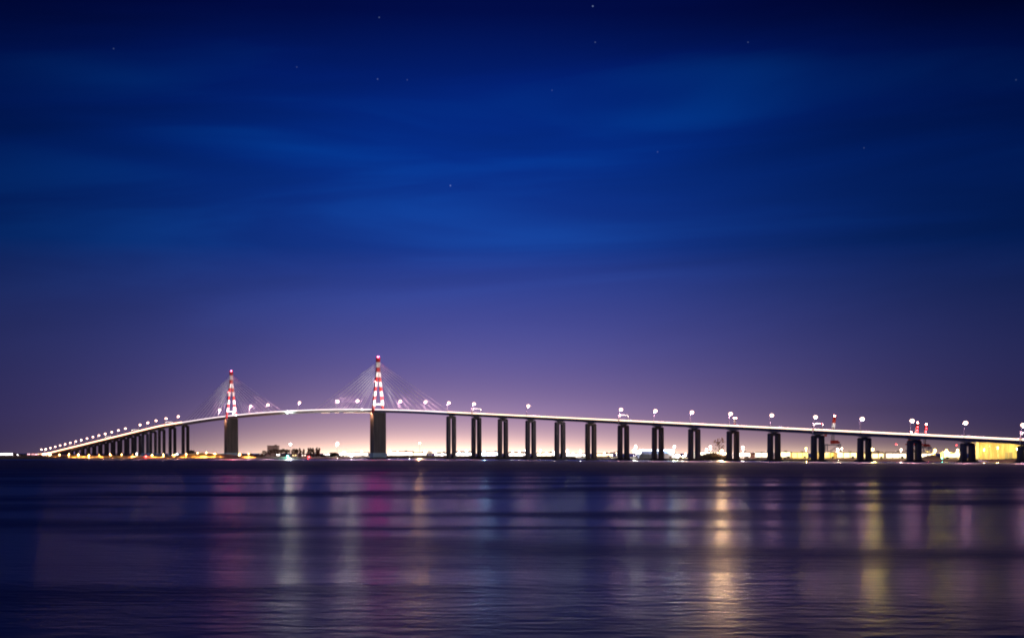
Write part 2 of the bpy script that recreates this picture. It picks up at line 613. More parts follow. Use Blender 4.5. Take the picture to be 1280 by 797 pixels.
# navigation light under the middle of the main span
p, h, n = path(-7.62); q = p - n * (HALF + .6) + UP * (zdeck(-7.62) - 1.2)
e = empty('navigation_light', q, 'dazzling white-green navigation light at the middle of the main span', 'navigation light')
mb = MB(); mb.box(q + n * .5 + UP * .3, (1.4, 1.2, .25), (h, n, UP)); mb.box(q + n * .9 - UP * .3, (.3, .3, 1.2), (h, n, UP)); mb.build('bracket', M['dark'], e, q)
mb = MB(); mb.ball(q - n * .9, 1.5, 14, 10); mb.build('lamp_globe', emat((.85, 1, .86), 14), e, q, True)
bulb(e, -n * 2.9, (.8, 1, .82), 20000)
# lit inspection gallery under the main span left of the taller pylon
mb = MB()
for t0, t1, y in ((-5.9, -5.45, 0), (-5.2, -5.0, 0), (-4.75, -3.4, 0)):
    t = t0
    while t < t1:
        p, h, n = path(t); q = p - n * 3.0 + UP * (zdeck(t) - 3.75); mb.box(q, (2.6, .5, .35), (h, n, UP)); t += .075
q = path(-4.5)[0] + UP * (zdeck(-4.5) - 3.7)
e = empty('inspection_gallery', q, 'row of warm lights on a walkway slung beneath the main span', 'walkway')
mb.build('gallery_lamp', emat((1, .62, .36), 2.2), e, q)
mb = MB()
t = -6.0
while t < -3.35:
    p, h, n = path(t); qq = p - n * 2.9 + UP * (zdeck(t) - 3.42); mb.box(qq, (3.9, 1.4, .12), (h, n, UP)); t += .075
mb.build('walkway', M['crane_grey'], e, q)

# ------------------------------------------------------------------ setting: water and land
SHORE = [(-9000, 1300), (-1500, 1480), (-700, 1640), (-386, 1690), (-215, 1705), (-200, 1860), (-150, 1885), (-80, 1765), (54, 1570), (181, 1400),
         (279, 1290), (346, 1212), (415, 1130), (470, 1080), (520, 960), (560, 845), (800, 640), (9000, 500)]


def shore_y(x):
    for (a, ya), (b, yb) in zip(SHORE, SHORE[1:]):
        if a <= x <= b: return ya + (yb - ya) * (x - a) / (b - a)
    return 1300


HUMPS = [(-405, 1850, 26, 30, 6.0), (-440, 1900, 22, 40, 5.0), (-372, 1840, 14, 24, 3.0), (374, 1245, 8.5, 11, 4.2), (-330, 1790, 30, 24, 1.6),
         (430, 1178, 16, 10, 1.6)]


def land_z(x, y):
    d = y - shore_y(x)
    if d < 0: z = d * .25
    else: z = 1.75 * (1 - math.exp(-d / 7.0))
    if d > 2:
        z += .55 * mnoise.noise(Vector((x * .03, y * .03, 0))) + .25 * mnoise.noise(Vector((x * .11, y * .11, 4)))
    for hx, hy, sx, sy, hh in HUMPS:
        e_ = ((x - hx) / sx) ** 2 + ((y - hy) / sy) ** 2
        if e_ < 9: z += hh * math.exp(-e_) * (1 + .25 * mnoise.noise(Vector((x * .15, y * .15, 9))))
    return z


xs = []
x = -9000.0
while x <= 9000:
    xs.append(x)
    x += 5 if -1250 <= x < 640 else (60 if -2600 <= x < 1500 else 400)
ds = [-14, -5, -1.5, 0, 1.5, 3, 5, 8, 12, 17, 23, 30, 40, 52, 66, 82, 100, 122, 146, 172, 200, 240, 300, 380, 500, 650, 850, 1100, 1500, 2000]
vs = []; fs = []
for x in xs:
    D = 3200 if x < -500 else (900 if x > -330 else 900 + 2300 * (-330 - x) / 170)
    ys = shore_y(x)
    for j, d in enumerate(ds):
        dd = d if d <= 300 else 300 + (d - 300) * (D - 300) / 1700
        y = ys + dd
        z = land_z(x, y) if j < len(ds) - 1 else -3
        vs.append((x, y, z))
nr = len(ds)
for i in range(len(xs) - 1):
    for j in range(nr - 1):
        a = i * nr + j; fs.append((a, a + nr, a + nr + 1, a + 1))
mb = MB(); mb.add(vs, fs)
land = mb.build('shore_ground', M['land'], smooth=True); land['kind'] = 'structure'

# water sheet out to the horizon
W = bpy.data.materials.new('estuary_water'); W.use_nodes = True
t = W.node_tree; L = t.links.new
b = t.nodes['Principled BSDF']
b.inputs['Base Color'].default_value = (.010, .034, .32, 1)
b.inputs['IOR'].default_value = 1.33
g = nd(t, 'ShaderNodeNewGeometry')


def noise_tex(scale, detail=3, dist=0.0, w=1.0):
    mp = nd(t, 'ShaderNodeMapping'); mp.inputs['Scale'].default_value = scale
    n_ = nd(t, 'ShaderNodeTexNoise'); n_.inputs['Scale'].default_value = w; n_.inputs['Detail'].default_value = detail
    n_.inputs['Distortion'].default_value = dist
    L(g.outputs['Position'], mp.inputs['Vector']); L(mp.outputs['Vector'], n_.inputs['Vector'])
    return n_.outputs['Fac']


def mth(op, a, b_=None, clamp=False):
    n_ = nd(t, 'ShaderNodeMath', operation=op); n_.use_clamp = clamp
    for i, v in enumerate((a, b_)):
        if v is None: continue
        if isinstance(v, (int, float)): n_.inputs[i].default_value = v
        else: L(v, n_.inputs[i])
    return n_.outputs[0]


def mrange(v, a, b_, c, d):
    n_ = nd(t, 'ShaderNodeMapRange', interpolation_type='SMOOTHSTEP')
    L(v, n_.inputs['Value'])
    for k, q in (('From Min', a), ('From Max', b_), ('To Min', c), ('To Max', d)): n_.inputs[k].default_value = q
    return n_.outputs[0]


sp = nd(t, 'ShaderNodeSeparateXYZ'); L(g.outputs['Position'], sp.inputs[0])
# distance to the far bank: sheltered water near it, chop in the stream, slacker water on the near side
bank = mth('MINIMUM', 1720.0, mth('SUBTRACT', 1662.0, mth('MULTIPLY', sp.outputs['X'], 1.283)))
dist = mth('SUBTRACT', bank, sp.outputs['Y'])
wob = noise_tex((.0016, .006, 1), 2, .5)
dw = mth('ADD', dist, mth('MULTIPLY', mth('SUBTRACT', wob, .5), 260))
band = noise_tex((.0085, .026, 1), 3, .45)
fine = noise_tex((.55, 1.15, 1), 3)
mid = noise_tex((.26, .60, 1), 6, .5)
chop = mrange(dw, 170, 420, 0, 1)
slack = mrange(dist, 880, 1380, 0, 1)
rough = mth('ADD', mth('MULTIPLY', chop, .52), .22)
rough = mth('SUBTRACT', rough, mth('MULTIPLY', slack, .40))
rough = mth('ADD', rough, mth('MULTIPLY', mth('MULTIPLY', mth('SUBTRACT', band, .5), mth('ADD', mth('MULTIPLY', slack, .55), mth('MULTIPLY', chop, .35))), 1.5))
rough = mth('ADD', rough, mth('MULTIPLY', mth('SUBTRACT', mid, .5), .06))
L(mth('MAXIMUM', rough, mth('ADD', mth('MULTIPLY', chop, .09), .22)), b.inputs['Roughness'])
bp = nd(t, 'ShaderNodeBump'); bp.inputs['Distance'].default_value = .25
L(mth('MULTIPLY', mrange(dist, 900, 1500, .0, 1.0), mrange(band, .36, .62, .28, .56)), bp.inputs['Strength'])
L(mth('ADD', mth('MULTIPLY', fine, .6), mth('MULTIPLY', mid, 1.5)), bp.inputs['Height'])
L(bp.outputs['Normal'], b.inputs['Normal'])
mb = MB()
gx = [-14000, -6000, -2000, 2000, 6000, 14000]; gy = [-1500, 0, 1000, 3000, 6000, 10000]
vs = [(x, y, 0) for x in gx for y in gy]
fs = [(i * 6 + j, (i + 1) * 6 + j, (i + 1) * 6 + j + 1, i * 6 + j + 1) for i in range(5) for j in range(5)]
mb.add(vs, fs)
water = mb.build('water', W); water['kind'] = 'structure'

# ------------------------------------------------------------------ shore lamps


def gz(x, y): return land_z(x, y)


def mast_lamp(px, y, Y, label, color=WHITE, s=900, r=1.0, heads=1, group='floodlight masts on the far shore', name='floodlight_mast', cat='lamp post', sand_fill=0):
    pos = at(px, Y); base = gz(pos.x, pos.y) if Y > shore_y(pos.x) else 0.0
    pos.z = base
    ztop = max(zof(y, Y), base + 1.8)
    e = empty(name, pos, label, cat, group)
    hgt = ztop - base
    mb = MB(); mb.tube((0, 0, -.3), (0, 0, hgt + .4), .05 * hgt ** .5 + .1, .09, 8); mb.build('pole', M['pole'], e)
    if sand_fill:  # wide downward spot added to brighten the sand
        ld = bpy.data.lights.new('sand_fill_beam', 'SPOT'); ld.energy = sand_fill; ld.color = (1, .40, .08); ld.spot_size = R(150); ld.spot_blend = .5; ld.shadow_soft_size = .3
        lo = bpy.data.objects.new('sand_fill_beam', ld); col.objects.link(lo); lo.parent = e; lo.location = (0, -.3, hgt - r - .2)
    for i in range(heads):
        dx = (i - (heads - 1) / 2) * 2.6 * r
        mb = MB()
        if heads > 1: mb.box((dx / 2, 0, hgt + .3), (abs(dx) + .2, .2, .2))
        mb.frustum((dx, -.25, hgt + r * .55), (1.5 * r, 1.2 * r), (dx, -.2, hgt + r * .95), (.9 * r, .7 * r), (Vector((1, 0, 0)), Vector((0, 1, 0))))
        hd = mb.build('lamp_head', M['dark'], e)
        mb = MB(); mb.ball((dx, -.3, hgt), r * 1.25, 14, 8, .85)
        mb.build('diffuser', emat(color, min(s, 9 if s < 2000 else 30)), hd, None, True)
        if s > 4000:      # strong projector turned out over the water
            ld = bpy.data.lights.new('projector_beam', 'SPOT'); ld.energy = s * r * r * 30; ld.color = color; ld.spot_size = R(64); ld.spot_blend = .6; ld.shadow_soft_size = .45
            lo = bpy.data.objects.new('projector_beam', ld); col.objects.link(lo); lo.parent = e; lo.location = (dx, -.6 - r * 1.7, hgt)
            lo.rotation_euler = Vector((-pos.x, -pos.y, -60)).to_track_quat('-Z', 'Y').to_euler()
        elif s > 100: bulb(e, (dx, -.3, hgt - r * 1.7) if hgt > 3.2 else (dx, -.5 - r * 1.6, hgt), color, s * r * r * 30, .45)
    return e


def small_light(px, y, Y, label, color, s, r, name, cat, group=None):
    """beacon on a short braced post"""
    pos = at(px, Y); base = gz(pos.x, pos.y) if Y > shore_y(pos.x) else 0.0
    pos.z = base; z = max(zof(y, Y) - base, 1.2)
    e = empty(name, pos, label, cat, group)
    mb = MB()
    for a in (0, 2.09, 4.19): mb.tube((1.1 * math.cos(a), 1.1 * math.sin(a), -.6), (0, 0, z * .7), .12, .1, 6)
    mb.tube((0, 0, z * .5), (0, 0, z), .18, .14, 8); mb.tube((0, 0, z * .78), (0, 0, z * .82), .7, .7, 10)
    mb.build('post', M['dark'], e)
    mb = MB(); mb.ball((0, 0, z), r * 1.2, 12, 8); mb.build('lantern', emat(color, 7), e, None, True)
    bulb(e, (0, -r * 1.6, z), color, s * r * r * 60, .4)
    return e


G = 'floodlight masts on the far shore'
mast_lamp(363, 555, 1830, 'tall orange lit lamp post rising from trees left of the taller pylon', (1, .88, .85), 5200, 1.1)
mast_lamp(421.5, 553.5, 2050, 'high pale floodlight mast left of the taller pylon', PINKW, 900, 1.2)
mast_lamp(524.5, 553.5, 2050, 'high pale floodlight mast right of the taller pylon', (1, .52, .24), 6000, 1.2)
mast_lamp(439.5, 570.0, 1890, 'dazzling low white lamp on the water edge left of taller pylon', WHITE, 3800, 1.2)
mast_lamp(430, 565, 2000, 'white lamp post behind the bushes left of the taller pylon', WHITE, 800, 1.0)
mast_lamp(452, 564, 2030, 'white lamp post tucked close against left of the taller pylon', WHITE, 800, 1.0)
for px, y, s, lb in ((487, 563.5, 700, 'white lamp post just right of the taller pylon'),
                     (497, 565, 700, 'white lamp post left of the big silo shed'),
                     (511, 566, 600, 'white lamp post in front of the long quay shed'),
                     (531, 564, 700, 'white lamp post beside the twin silos, left'),
                     (544, 564.5, 700, 'white lamp post beside the twin silos, right'),
                     (553, 567, 600, 'white lamp post left of first twin pier'),
                     (574, 565, 800, 'white lamp post right of first twin pier'),
                     (583, 563, 900, 'white lamp post midway between first and second twin piers'),
                     (590, 562.5, 900, 'white lamp post left of second twin pier')):
    mast_lamp(px, y, 1960, lb, WHITE, s, .9)
mast_lamp(605, 565, 1880, 'blue-white floodlight right of the second twin pier', COOL, 4200, 1.15)
mast_lamp(614, 566, 1930, 'blue-white floodlight midway between second and third twin piers', COOL, 1300, 1.0)
mast_lamp(625, 563.5, 1880, 'blue-white floodlight left of the third twin pier', (.12, .34, 1), 14000, 1.2)
mast_lamp(630.2, 566.5, 1850, 'lamp shining through the slit of the third twin pier', PINKW, 1100, 1.0)
for px, y, s, lb in ((641, 565, 900, 'white lamp post right of the third twin pier'), (649, 564, 800, 'white lamp post in the bay after the third twin pier'),
                     (656.5, 562.5, 1100, 'tall white lamp post left of the fourth twin pier'), (665, 569, 500, 'low lamp in the slit of the fourth twin pier'),
                     (675.5, 562.5, 1100, 'tall white lamp post right of the fourth twin pier'), (683, 566, 500, 'short lamp post in the bay after fourth twin pier'),
                     (691.5, 564.5, 1000, 'white lamp post left of the fifth twin pier'),
                     (709, 562.5, 1200, 'white lamp post right of the fifth twin pier'), (716, 566.5, 500, 'short lamp post in the bay after fifth twin pier'),
                     (725.5, 563, 1200, 'white lamp post midway between fifth and sixth twin piers'),
                     (747, 567, 700, 'warm lamp post right of the sixth twin pier'), (755.5, 566, 1000, 'warm lamp post midway between sixth and seventh twin piers'),
                     (765, 568, 900, 'warm low lamp beside the round shrubby tree'), (770, 566, 500, 'warm lamp post left of the seventh twin pier')):
    mast_lamp(px, y, 1720, lb, WHITE if px < 730 else (1, .80, .55), s, .85)
mast_lamp(794.5, 557, 1560, 'tall white floodlight mast left of the blue warehouse', WHITE, 1300, .9)
for px, y, lb in ((792, 562.5, 'white lamp low at left end of the blue warehouse'), (797, 564.5, 'white lamp against the left wall of the blue warehouse'),
                  (800, 568, 'lowest white lamp at left corner of the blue warehouse')):
    mast_lamp(px, y, 1540, lb, WHITE, 900, 1.0)
mast_lamp(843, 557.5, 1560, 'tall white floodlight mast right of the blue warehouse', WHITE, 1800, 1.1)
mast_lamp(841, 564, 1520, 'white lamp on a post at right end of blue warehouse', COOL, 1200, 1.0)
for px, y, lb in ((849, 569, 'warm lamp left of eighth pier gap and right of warehouse'), (854, 571, 'low warm lamp beside the ninth twin pier'), (857, 567, 'warm lamp post touching left of the ninth twin pier')):
    mast_lamp(px, y, 1480, lb, (1, .74, .45), 1100, .85)
mast_lamp(888, 558, 1500, 'white lamp post above the boulder bank, left', PINKW, 1500, 1.1)
mast_lamp(883, 561, 1520, 'smaller white lamp post above the boulder bank', PINKW, 700, .9)
mast_lamp(902, 563.5, 1388, 'dazzling floodlight above boulder bank with long orange reflection', (1, .60, .28), 17000, 1.2)
mast_lamp(928.5, 558.5, 1470, 'white lamp post right of the tenth twin pier', PINKW, 1500, 1.1)
mast_lamp(972.5, 559, 1400, 'lamp post peeping out right of the eleventh twin pier', YEL, 500, .7)
mast_lamp(1007.5, 560, 1370, 'yellow lamp post peeping out left of the twelfth twin pier', YEL, 900, .9)
mast_lamp(1047, 561, 1360, 'white lamp post on left of a pair behind the crane', WARM, 1000, 1.0)
mast_lamp(1052.3, 560, 1360, 'white lamp post on right of a pair behind the crane', WARM, 400, .7)
mast_lamp(1090.5, 561.5, 1330, 'dazzling yellow floodlight right of the thirteenth twin pier', YEL, 5000, 1.1)
mast_lamp(1126.3, 561.5, 1300, 'white lamp post left of the fourteenth twin pier', WARM, 700, .8)
mast_lamp(1168.5, 562, 1330, 'yellow lamp on left of three behind the grassy mound', YEL, 1500, .95)
mast_lamp(1183, 562.5, 1330, 'yellow lamp in middle of three behind the grassy mound', YEL, 1800, .95)
mast_lamp(1197, 562, 1330, 'yellow lamp on right of three, beside the fifteenth twin pier', (1, .72, .35), 1100, .9)
mast_lamp(1230, 561, 1262, 'yellow lamp on left front of the tall yellow building', YEL, 1300, .7)
mast_lamp(1247, 558.5, 1262, 'yellow lamp on middle front of the tall yellow building', YEL, 700, .6)
mast_lamp(1271, 560, 1262, 'yellow lamp on right front of the tall yellow building', YEL, 1300, .7)

# navigation beacons along the bank
small_light(359.8, 570, 1712, 'turquoise beacon on the bank below the tall lamp post', CYAN, 260, .85, 'beacon', 'beacon', 'shore beacons')
small_light(386, 571, 1715, 'red beacon on the bank below the poplar row', RED, 110, .7, 'beacon', 'beacon', 'shore beacons')
small_light(182.5, 571.2, 1702, 'red beacon under the left viaduct', RED, 110, .75, 'beacon', 'beacon', 'shore beacons')
small_light(1177.5, 574.5, 1212, 'green beacon on front of the grassy mound', (.1, .9, .5), 70, .5, 'beacon', 'beacon', 'shore beacons')
mast_lamp(171, 566.5, 2300, 'white lamp between piers under the left viaduct', WHITE, 500, 1.0, name='lamp_post')
mast_lamp(221.5, 567.5, 2400, 'blue-white lamp behind the lit pier feet of left viaduct', COOL, 500, .9, name='lamp_post')
mast_lamp(299.5, 567, 2000, 'orange lamp post right beside the far pylon pier', SOD, 900, 1.1, name='lamp_post')
GS = 'added sodium lamps on the left sand'
SL = ((62, 566.5, 1950), (74, 567, 1800), (86, 567, 1760), (98, 567.3, 1740), (111, 567.5, 1735), (124, 567.5, 1740), (138, 567.5, 1735), (152, 567.5, 1740), (166, 567.6, 1735), (190, 567.5, 1740),
      (204, 567.5, 1735), (218, 567.5, 1750), (233, 566.5, 1745), (247, 565.5, 1790), (258, 564.5, 1795), (269, 565.5, 1790), (311, 566.5, 1745))
for i, (px, y, Y) in enumerate(SL):  # lamps added to turn the sand orange; their real sources are unseen
    lb = ('added orange sodium lamp at the foot of the bridge ramp', 'added orange sodium lamp right before the dune, on crest', 'x')[2] if False else (
        '%s added low orange lamp along the left sand, counted from bridge ramp' % ORD[i] if i < 13 else
        ('added orange lamp on left flank of the sand dune', 'added orange lamp on crest of the sand dune', 'added orange lamp on right flank of the sand dune', 'added low orange lamp on the dune right of far pylon')[i - 13])
    mast_lamp(px, y, Y, lb, SOD, 25, .3, 1, GS, 'lamp_post', 'lamp post', 420000 if i < 5 else 220000)
# lamps at the landing of the bridge
for i, (px, y, Y) in enumerate(((55, 567.8, 3150), (59.5, 566.8, 3150), (62.5, 568.6, 2900))):
    mast_lamp(px, y, Y, ('outermost dazzling lamp where the bridge meets the land', 'middle dazzling lamp where the bridge meets the land', 'inner dazzling lamp where the bridge meets the land')[i],
              (1, .55, .32), 260, 2.2, 1, 'lamps at the bridge landing', 'lamp_post', 'lamp post')

# ------------------------------------------------------------------ buildings


def building(name, px0, px1, Y, ytop, label, cat, wall, roof='roof_grey', depth=18, gable=0.0, windows=None, band=None, door=True, yaw=0.0, group=None):
    a = at(px0, Y); b_ = at(px1, Y)
    w = (b_ - a).length; c = (a + b_) / 2 + Vector((0, depth / 2, 0))
    base = min(gz(a.x, Y), gz(b_.x, Y), gz(c.x, c.y)) - .2
    c.z = base
    hgt = zof(ytop, Y) - base - gable
    e = empty(name, c, label, cat, group, yaw)
    mb = MB(); mb.box((0, 0, hgt / 2), (w, depth, hgt))
    if gable:
        mb.add([(-w / 2, -depth / 2, hgt), (w / 2, -depth / 2, hgt), (w / 2, depth / 2, hgt), (-w / 2, depth / 2, hgt), (-w / 2, 0, hgt + gable), (w / 2, 0, hgt + gable)], [(0, 4, 3), (1, 2, 5)])
    mb.build('wall', M[wall], e)
    mb = MB()
    if gable:
        ov = .5
        for s in (-1, 1):
            k = gable / (depth / 2)
            mb.add([(-w / 2 - ov, s * (depth / 2 + ov), hgt - k * ov + .03), (w / 2 + ov, s * (depth / 2 + ov), hgt - k * ov + .03), (w / 2 + ov, 0, hgt + gable + .03), (-w / 2 - ov, 0, hgt + gable + .03),
                    (-w / 2 - ov, s * (depth / 2 + ov), hgt - k * ov + .25), (w / 2 + ov, s * (depth / 2 + ov), hgt - k * ov + .25), (w / 2 + ov, 0, hgt + gable + .25), (-w / 2 - ov, 0, hgt + gable + .25)],
                   [(0, 1, 2, 3), (4, 7, 6, 5), (0, 4, 5, 1), (1, 5, 6, 2), (3, 2, 6, 7), (0, 3, 7, 4)])
    else:
        mb.box((0, 0, hgt + .22), (w + .8, depth + .8, .4))
        mb.box((w * .22, 0, hgt + .9), (min(3, w * .2), 2.5, 1.0))
    mb.build('roof', M[roof], e)
    if windows:
        n_, zz, ww, hh, cs, ss = windows
        for i in range(n_):
            x = -w / 2 + w * (i + .5) / n_
            mb = MB(); mb.box((x, -depth / 2 - .04, zz), (ww + .3, .08, hh + .3))
            fr = mb.build('window', M['white'], e)
            mb = MB(); mb.box((x, -depth / 2 - .10, zz), (ww, .05, hh))
            mb.build('pane', emat(cs, ss, 'pane_band_glow') if ss else M['glass'], fr)
    if band:  # added glowing band; on most sheds it imitates floodlit walls and glare
        zz, hh, cs, ss = band
        mb = MB(); nb = max(3, int(w / 6))
        for i in range(nb):
            x = -w / 2 + w * (i + .5) / nb
            mb.box((x, -depth / 2 - .05, zz), (w / nb * .86, .08, hh))
        mb.build('glow_band', emat(cs, ss, 'pane_band_glow'), e)
    if door:
        mb = MB(); mb.box((w * .3, -depth / 2 - .06, 1.4), (min(2.6, w * .25), .1, 2.8)); mb.build('door', M['dark'], e)
    return e


BG = 'sheds and warehouses on the far shore'
# far left
building('terminal_building', -6, 16, 2250, 566, 'low white-lit building at the far left edge of the photo', 'building', 'wall_white', depth=14, band=(3.6, 2.2, (1, .9, 1.0), 7), door=False)
building('kiosk', 20.5, 24, 2200, 567.6, 'tiny kiosk with one lit window among the far left trees', 'kiosk', 'wall_white', 'roof_grey', 5, windows=(1, 3.0, 2.2, 1.4, (1, .92, .9), 10), door=False)
for i, (a, b_, yt) in enumerate(((34, 38, 567.3), (39, 43.5, 565.8), (43.8, 47, 568))):
    building('house', a, b_, 2250, yt, ('small pink-lit gabled house nearest the far left trees', 'tallest of three pink-lit gabled houses at the far left', 'lowest pink-lit gabled house beside the bridge landing')[i],
             'house', 'wall_white', 'roof', 8, 2.0, (2, 3.0, 1.3, 1.5, (1, .45, .5), 5), None, False, 0, 'houses by the left landing')
# between the pylons
e = building('blockhouse', 334, 347, 1990, 556.8, 'square pinkish block with overhanging flat roof above trees', 'building', 'wall_pink', 'roof', 15, windows=(3, 8.5, 2.4, 2.0, (1, .6, .5), .5), door=False)
for i, (a, b_, yt) in enumerate(((323, 332, 566.6), (345.5, 349.8, 566.8), (365, 371, 566), (376.5, 383, 567.5))):
    building('house', a, b_, 1790, yt, ('low gabled house left of the square pinkish block', 'small gabled house with a white lit window', 'gabled house right beside the tall orange lamp post', 'low gabled house under the poplar row')[i],
             'house', 'wall_pink', 'roof', 8, 2.2, (2, 2.6, 1.3, 1.3, ((1, .8, .6), (1, .95, .9), (1, .7, .3), (1, .75, .6))[i], (.4, 9, 5, 4)[i]), None, True, 0, 'houses on the bank left of taller pylon')
building('shed', 404, 416, 1960, 566.5, 'low lit shed among bushes left of the taller pylon', 'shed', 'wall_white', depth=14, band=(3.5, 2.0, WHITE, 4), group=BG)
building('shed', 424, 460, 2080, 565.0, 'long brightly lit shed left of the taller pylon', 'shed', 'wall_white', depth=20, band=(4.0, 3.0, WHITE, 5), group=BG)
building('shed', 484, 516, 2090, 563.8, 'long brightly lit quay shed right of the taller pylon', 'shed', 'wall_white', depth=20, band=(4.5, 4.2, (1, .9, .72), 4), group=BG)
building('shed', 517, 533, 2060, 565.0, 'cream lit shed left of the twin silos', 'shed', 'wall_cream', depth=18, band=(4.0, 3.0, (1, .88, .62), 4), group=BG)
building('shed', 543, 559, 2040, 565.2, 'blue-grey lit shed left of the first twin pier', 'shed', 'wall_blue', depth=18, band=(3.2, 2.4, (1, .9, .75), 4), group=BG)
building('shed', 569, 592, 1990, 563.6, 'white lit warehouse between first and second twin piers', 'warehouse', 'wall_white', depth=20, gable=2, band=(4.0, 3.4, WHITE, 4), group=BG)
building('shed', 602, 626, 1960, 564, 'white lit warehouse between second and third twin piers', 'warehouse', 'wall_white', depth=20, band=(4.2, 4.0, (.9, .96, 1), 5), group=BG)
building('shed', 636, 660, 1890, 564.6, 'white lit warehouse between third and fourth twin piers', 'warehouse', 'wall_white', depth=20, gable=2, band=(3.6, 3.0, (1, .92, .78), 4), group=BG)
building('shed', 671, 696, 1830, 565.4, 'cream lit warehouse between fourth and fifth twin piers', 'warehouse', 'wall_cream', depth=20, band=(3.6, 2.8, (1, .92, .70), 4), group=BG)
building('shed', 708, 733, 1760, 566, 'white lit shed with blue roof between fifth and sixth twin piers', 'warehouse', 'wall_white', 'wall_blue', depth=16, band=(3.0, 2.0, (1, .95, .85), 4), group=BG)
building('shed', 746, 764, 1700, 566.5, 'orange lit shed between sixth and seventh twin piers', 'shed', 'wall_cream', depth=14, band=(3.2, 2.4, (1, .72, .38), 4), group=BG)
building('warehouse', 799, 848, 1480, 567.6, 'long low blue-grey warehouse behind the eighth twin pier', 'warehouse', 'wall_blue', 'wall_blue', depth=22, windows=None, band=None)
building('warehouse', 801, 842, 1530, 562.2, 'taller blue-grey hall with a bright light strip behind low warehouse', 'warehouse', 'wall_blue', 'wall_blue', depth=24, band=(9.0, 1.5, (.75, .86, 1), 9), door=False)
building('shed', 917, 938, 1500, 564.8, 'low lit shed right of the tenth twin pier', 'shed', 'wall_white', depth=14, band=(4.0, 3.4, (1, .85, .6), 4), group=BG)
building('pump_house', 939, 943.3, 1420, 565.8, 'small dark block house with slanting roof right of the tenth pier', 'building', 'wall_pink', 'roof', 5, 1.0, None, None, False)
building('shed', 969, 989.5, 1400, 564.6, 'warm white lit low shed right of the eleventh twin pier', 'shed', 'wall_white', depth=14, band=(4.2, 4.6, (1, .85, .45), 3), group=BG)
building('shed', 990, 1010, 1390, 565.2, 'yellow lit low shed left of the twelfth twin pier', 'shed', 'wall_cream', depth=14, band=(3.6, 4.6, (1, .82, .12), 1.6), group=BG)
building('shed', 1022, 1046, 1380, 565.0, 'yellow lit low shed beneath the port crane', 'shed', 'wall_cream', depth=14, band=(3.6, 4.6, (1, .82, .12), 1.6), group=BG)
building('shed', 1046, 1071, 1360, 564.8, 'yellow lit low shed left of the thirteenth twin pier', 'shed', 'wall_cream', depth=14, band=(3.8, 4.6, (1, .85, .35), 2.4), group=BG)
building('shed', 1080, 1107, 1350, 565.0, 'yellow lit low shed below the dazzling yellow floodlight', 'shed', 'wall_cream', depth=14, band=(3.4, 4.2, (1, .84, .35), 2.6), group=BG)
building('shed', 1107.5, 1133, 1340, 564.8, 'white lit low shed left of the fourteenth twin pier', 'shed', 'wall_white', depth=14, band=(3.2, 3.8, (1, .86, .5), 3), group=BG)
building('shed', 1144, 1167, 1330, 565.0, 'low lit shed left of the grassy mound', 'shed', 'wall_white', depth=12, band=(3.4, 3.0, (1, .88, .55), 3), group=BG)
building('shed', 1180, 1206, 1330, 564.6, 'low lit shed right of the grassy mound', 'shed', 'wall_white', depth=12, band=(3.4, 3.0, (1, .85, .5), 3), group=BG)
e = building('yellow_hall', 1224.5, 1286, 1275, 552, 'tall floodlit yellow hall at the right edge under the deck', 'building', 'wall_pale', 'roof_grey', 30, door=False)
mb = MB()
for i in range(13): mb.box((-22 + i * 3.7, -15.12, 9), (.3, .22, 17.6))
mb.build('cladding_rib', M['wall_cream'], e)
mb = MB(); mb.box((4, -15.1, 3.2), (7, .16, 6.4)); mb.build('door', M['wall_grey'], e)
building('stair_tower', 1219.5, 1223.8, 1272, 551.6, 'narrow pale grey tower against left end of the yellow hall', 'building', 'wall_white', 'roof_grey', 6, door=False)

building('shed', 944, 968, 1430, 564.8, 'cream lit low shed left of the eleventh twin pier', 'shed', 'wall_white', depth=14, band=(4.0, 4.2, (1, .86, .6), 3), group=BG)
building('shed', 868, 915, 1580, 564.4, 'long warm lit shed behind the boulder bank', 'shed', 'wall_white', depth=14, band=(4.5, 4.2, (1, .80, .5), 3), group=BG)

# twin silos
for i, px in enumerate((536.2, 538.7)):
    pos = at(px, 2040); pos.z = gz(pos.x, pos.y) - .2; z = zof((563, 563.8)[i], 2040) - pos.z
    e = empty('silo', pos, ('taller dark silo right of the high pale floodlight mast', 'shorter dark silo standing close behind taller one')[i], 'silo', 'twin silos')
    mb = MB(); mb.tube((0, 0, 0), (0, 0, z - 1.5), 1.25, 1.25, 16); mb.build('body', M['wall_grey'], e)
    mb = MB(); mb.tube((0, 0, z - 1.48), (0, 0, z), 1.4, .3, 16); mb.build('roof', M['roof_grey'], e)

# quay wall made of upright timbers along the bank
pts = []
for px in range(474, 722, 2):
    # walk along the shoreline: find Y where the ray meets it
    Y = 1600.0
    for _ in range(40): Y = Y + (shore_y((px - 640) / F * Y) + 2.2 - Y) * .5
    pts.append(at(px, Y))
q0 = pts[0].copy(); q0.z = 0
mb = MB(); cap = MB()
for a, b_ in zip(pts, pts[1:]):
    d = (b_ - a); Ln = d.length; d.normalize(); nn = Vector((-d.y, d.x, 0))
    k = max(2, int(Ln / .9))
    for i in range(k):
        c = a + d * (Ln * (i + .5) / k)
        mb.box(c + UP * (1.2 + .25 * random.random()), (Ln / k * .86, .35, 4.2), (d, nn, UP))
    cap.box((a + b_) / 2 + UP * 3.0 - nn * .3, (Ln * .99, .3, .3), (d, nn, UP))
e = empty('quay_wall', q0, 'long brown timber quay wall at the waterline behind the viaduct piers', 'quay wall')
mb.build('pile', M['timber'], e, q0); cap.build('waler', M['timber'], e, q0)

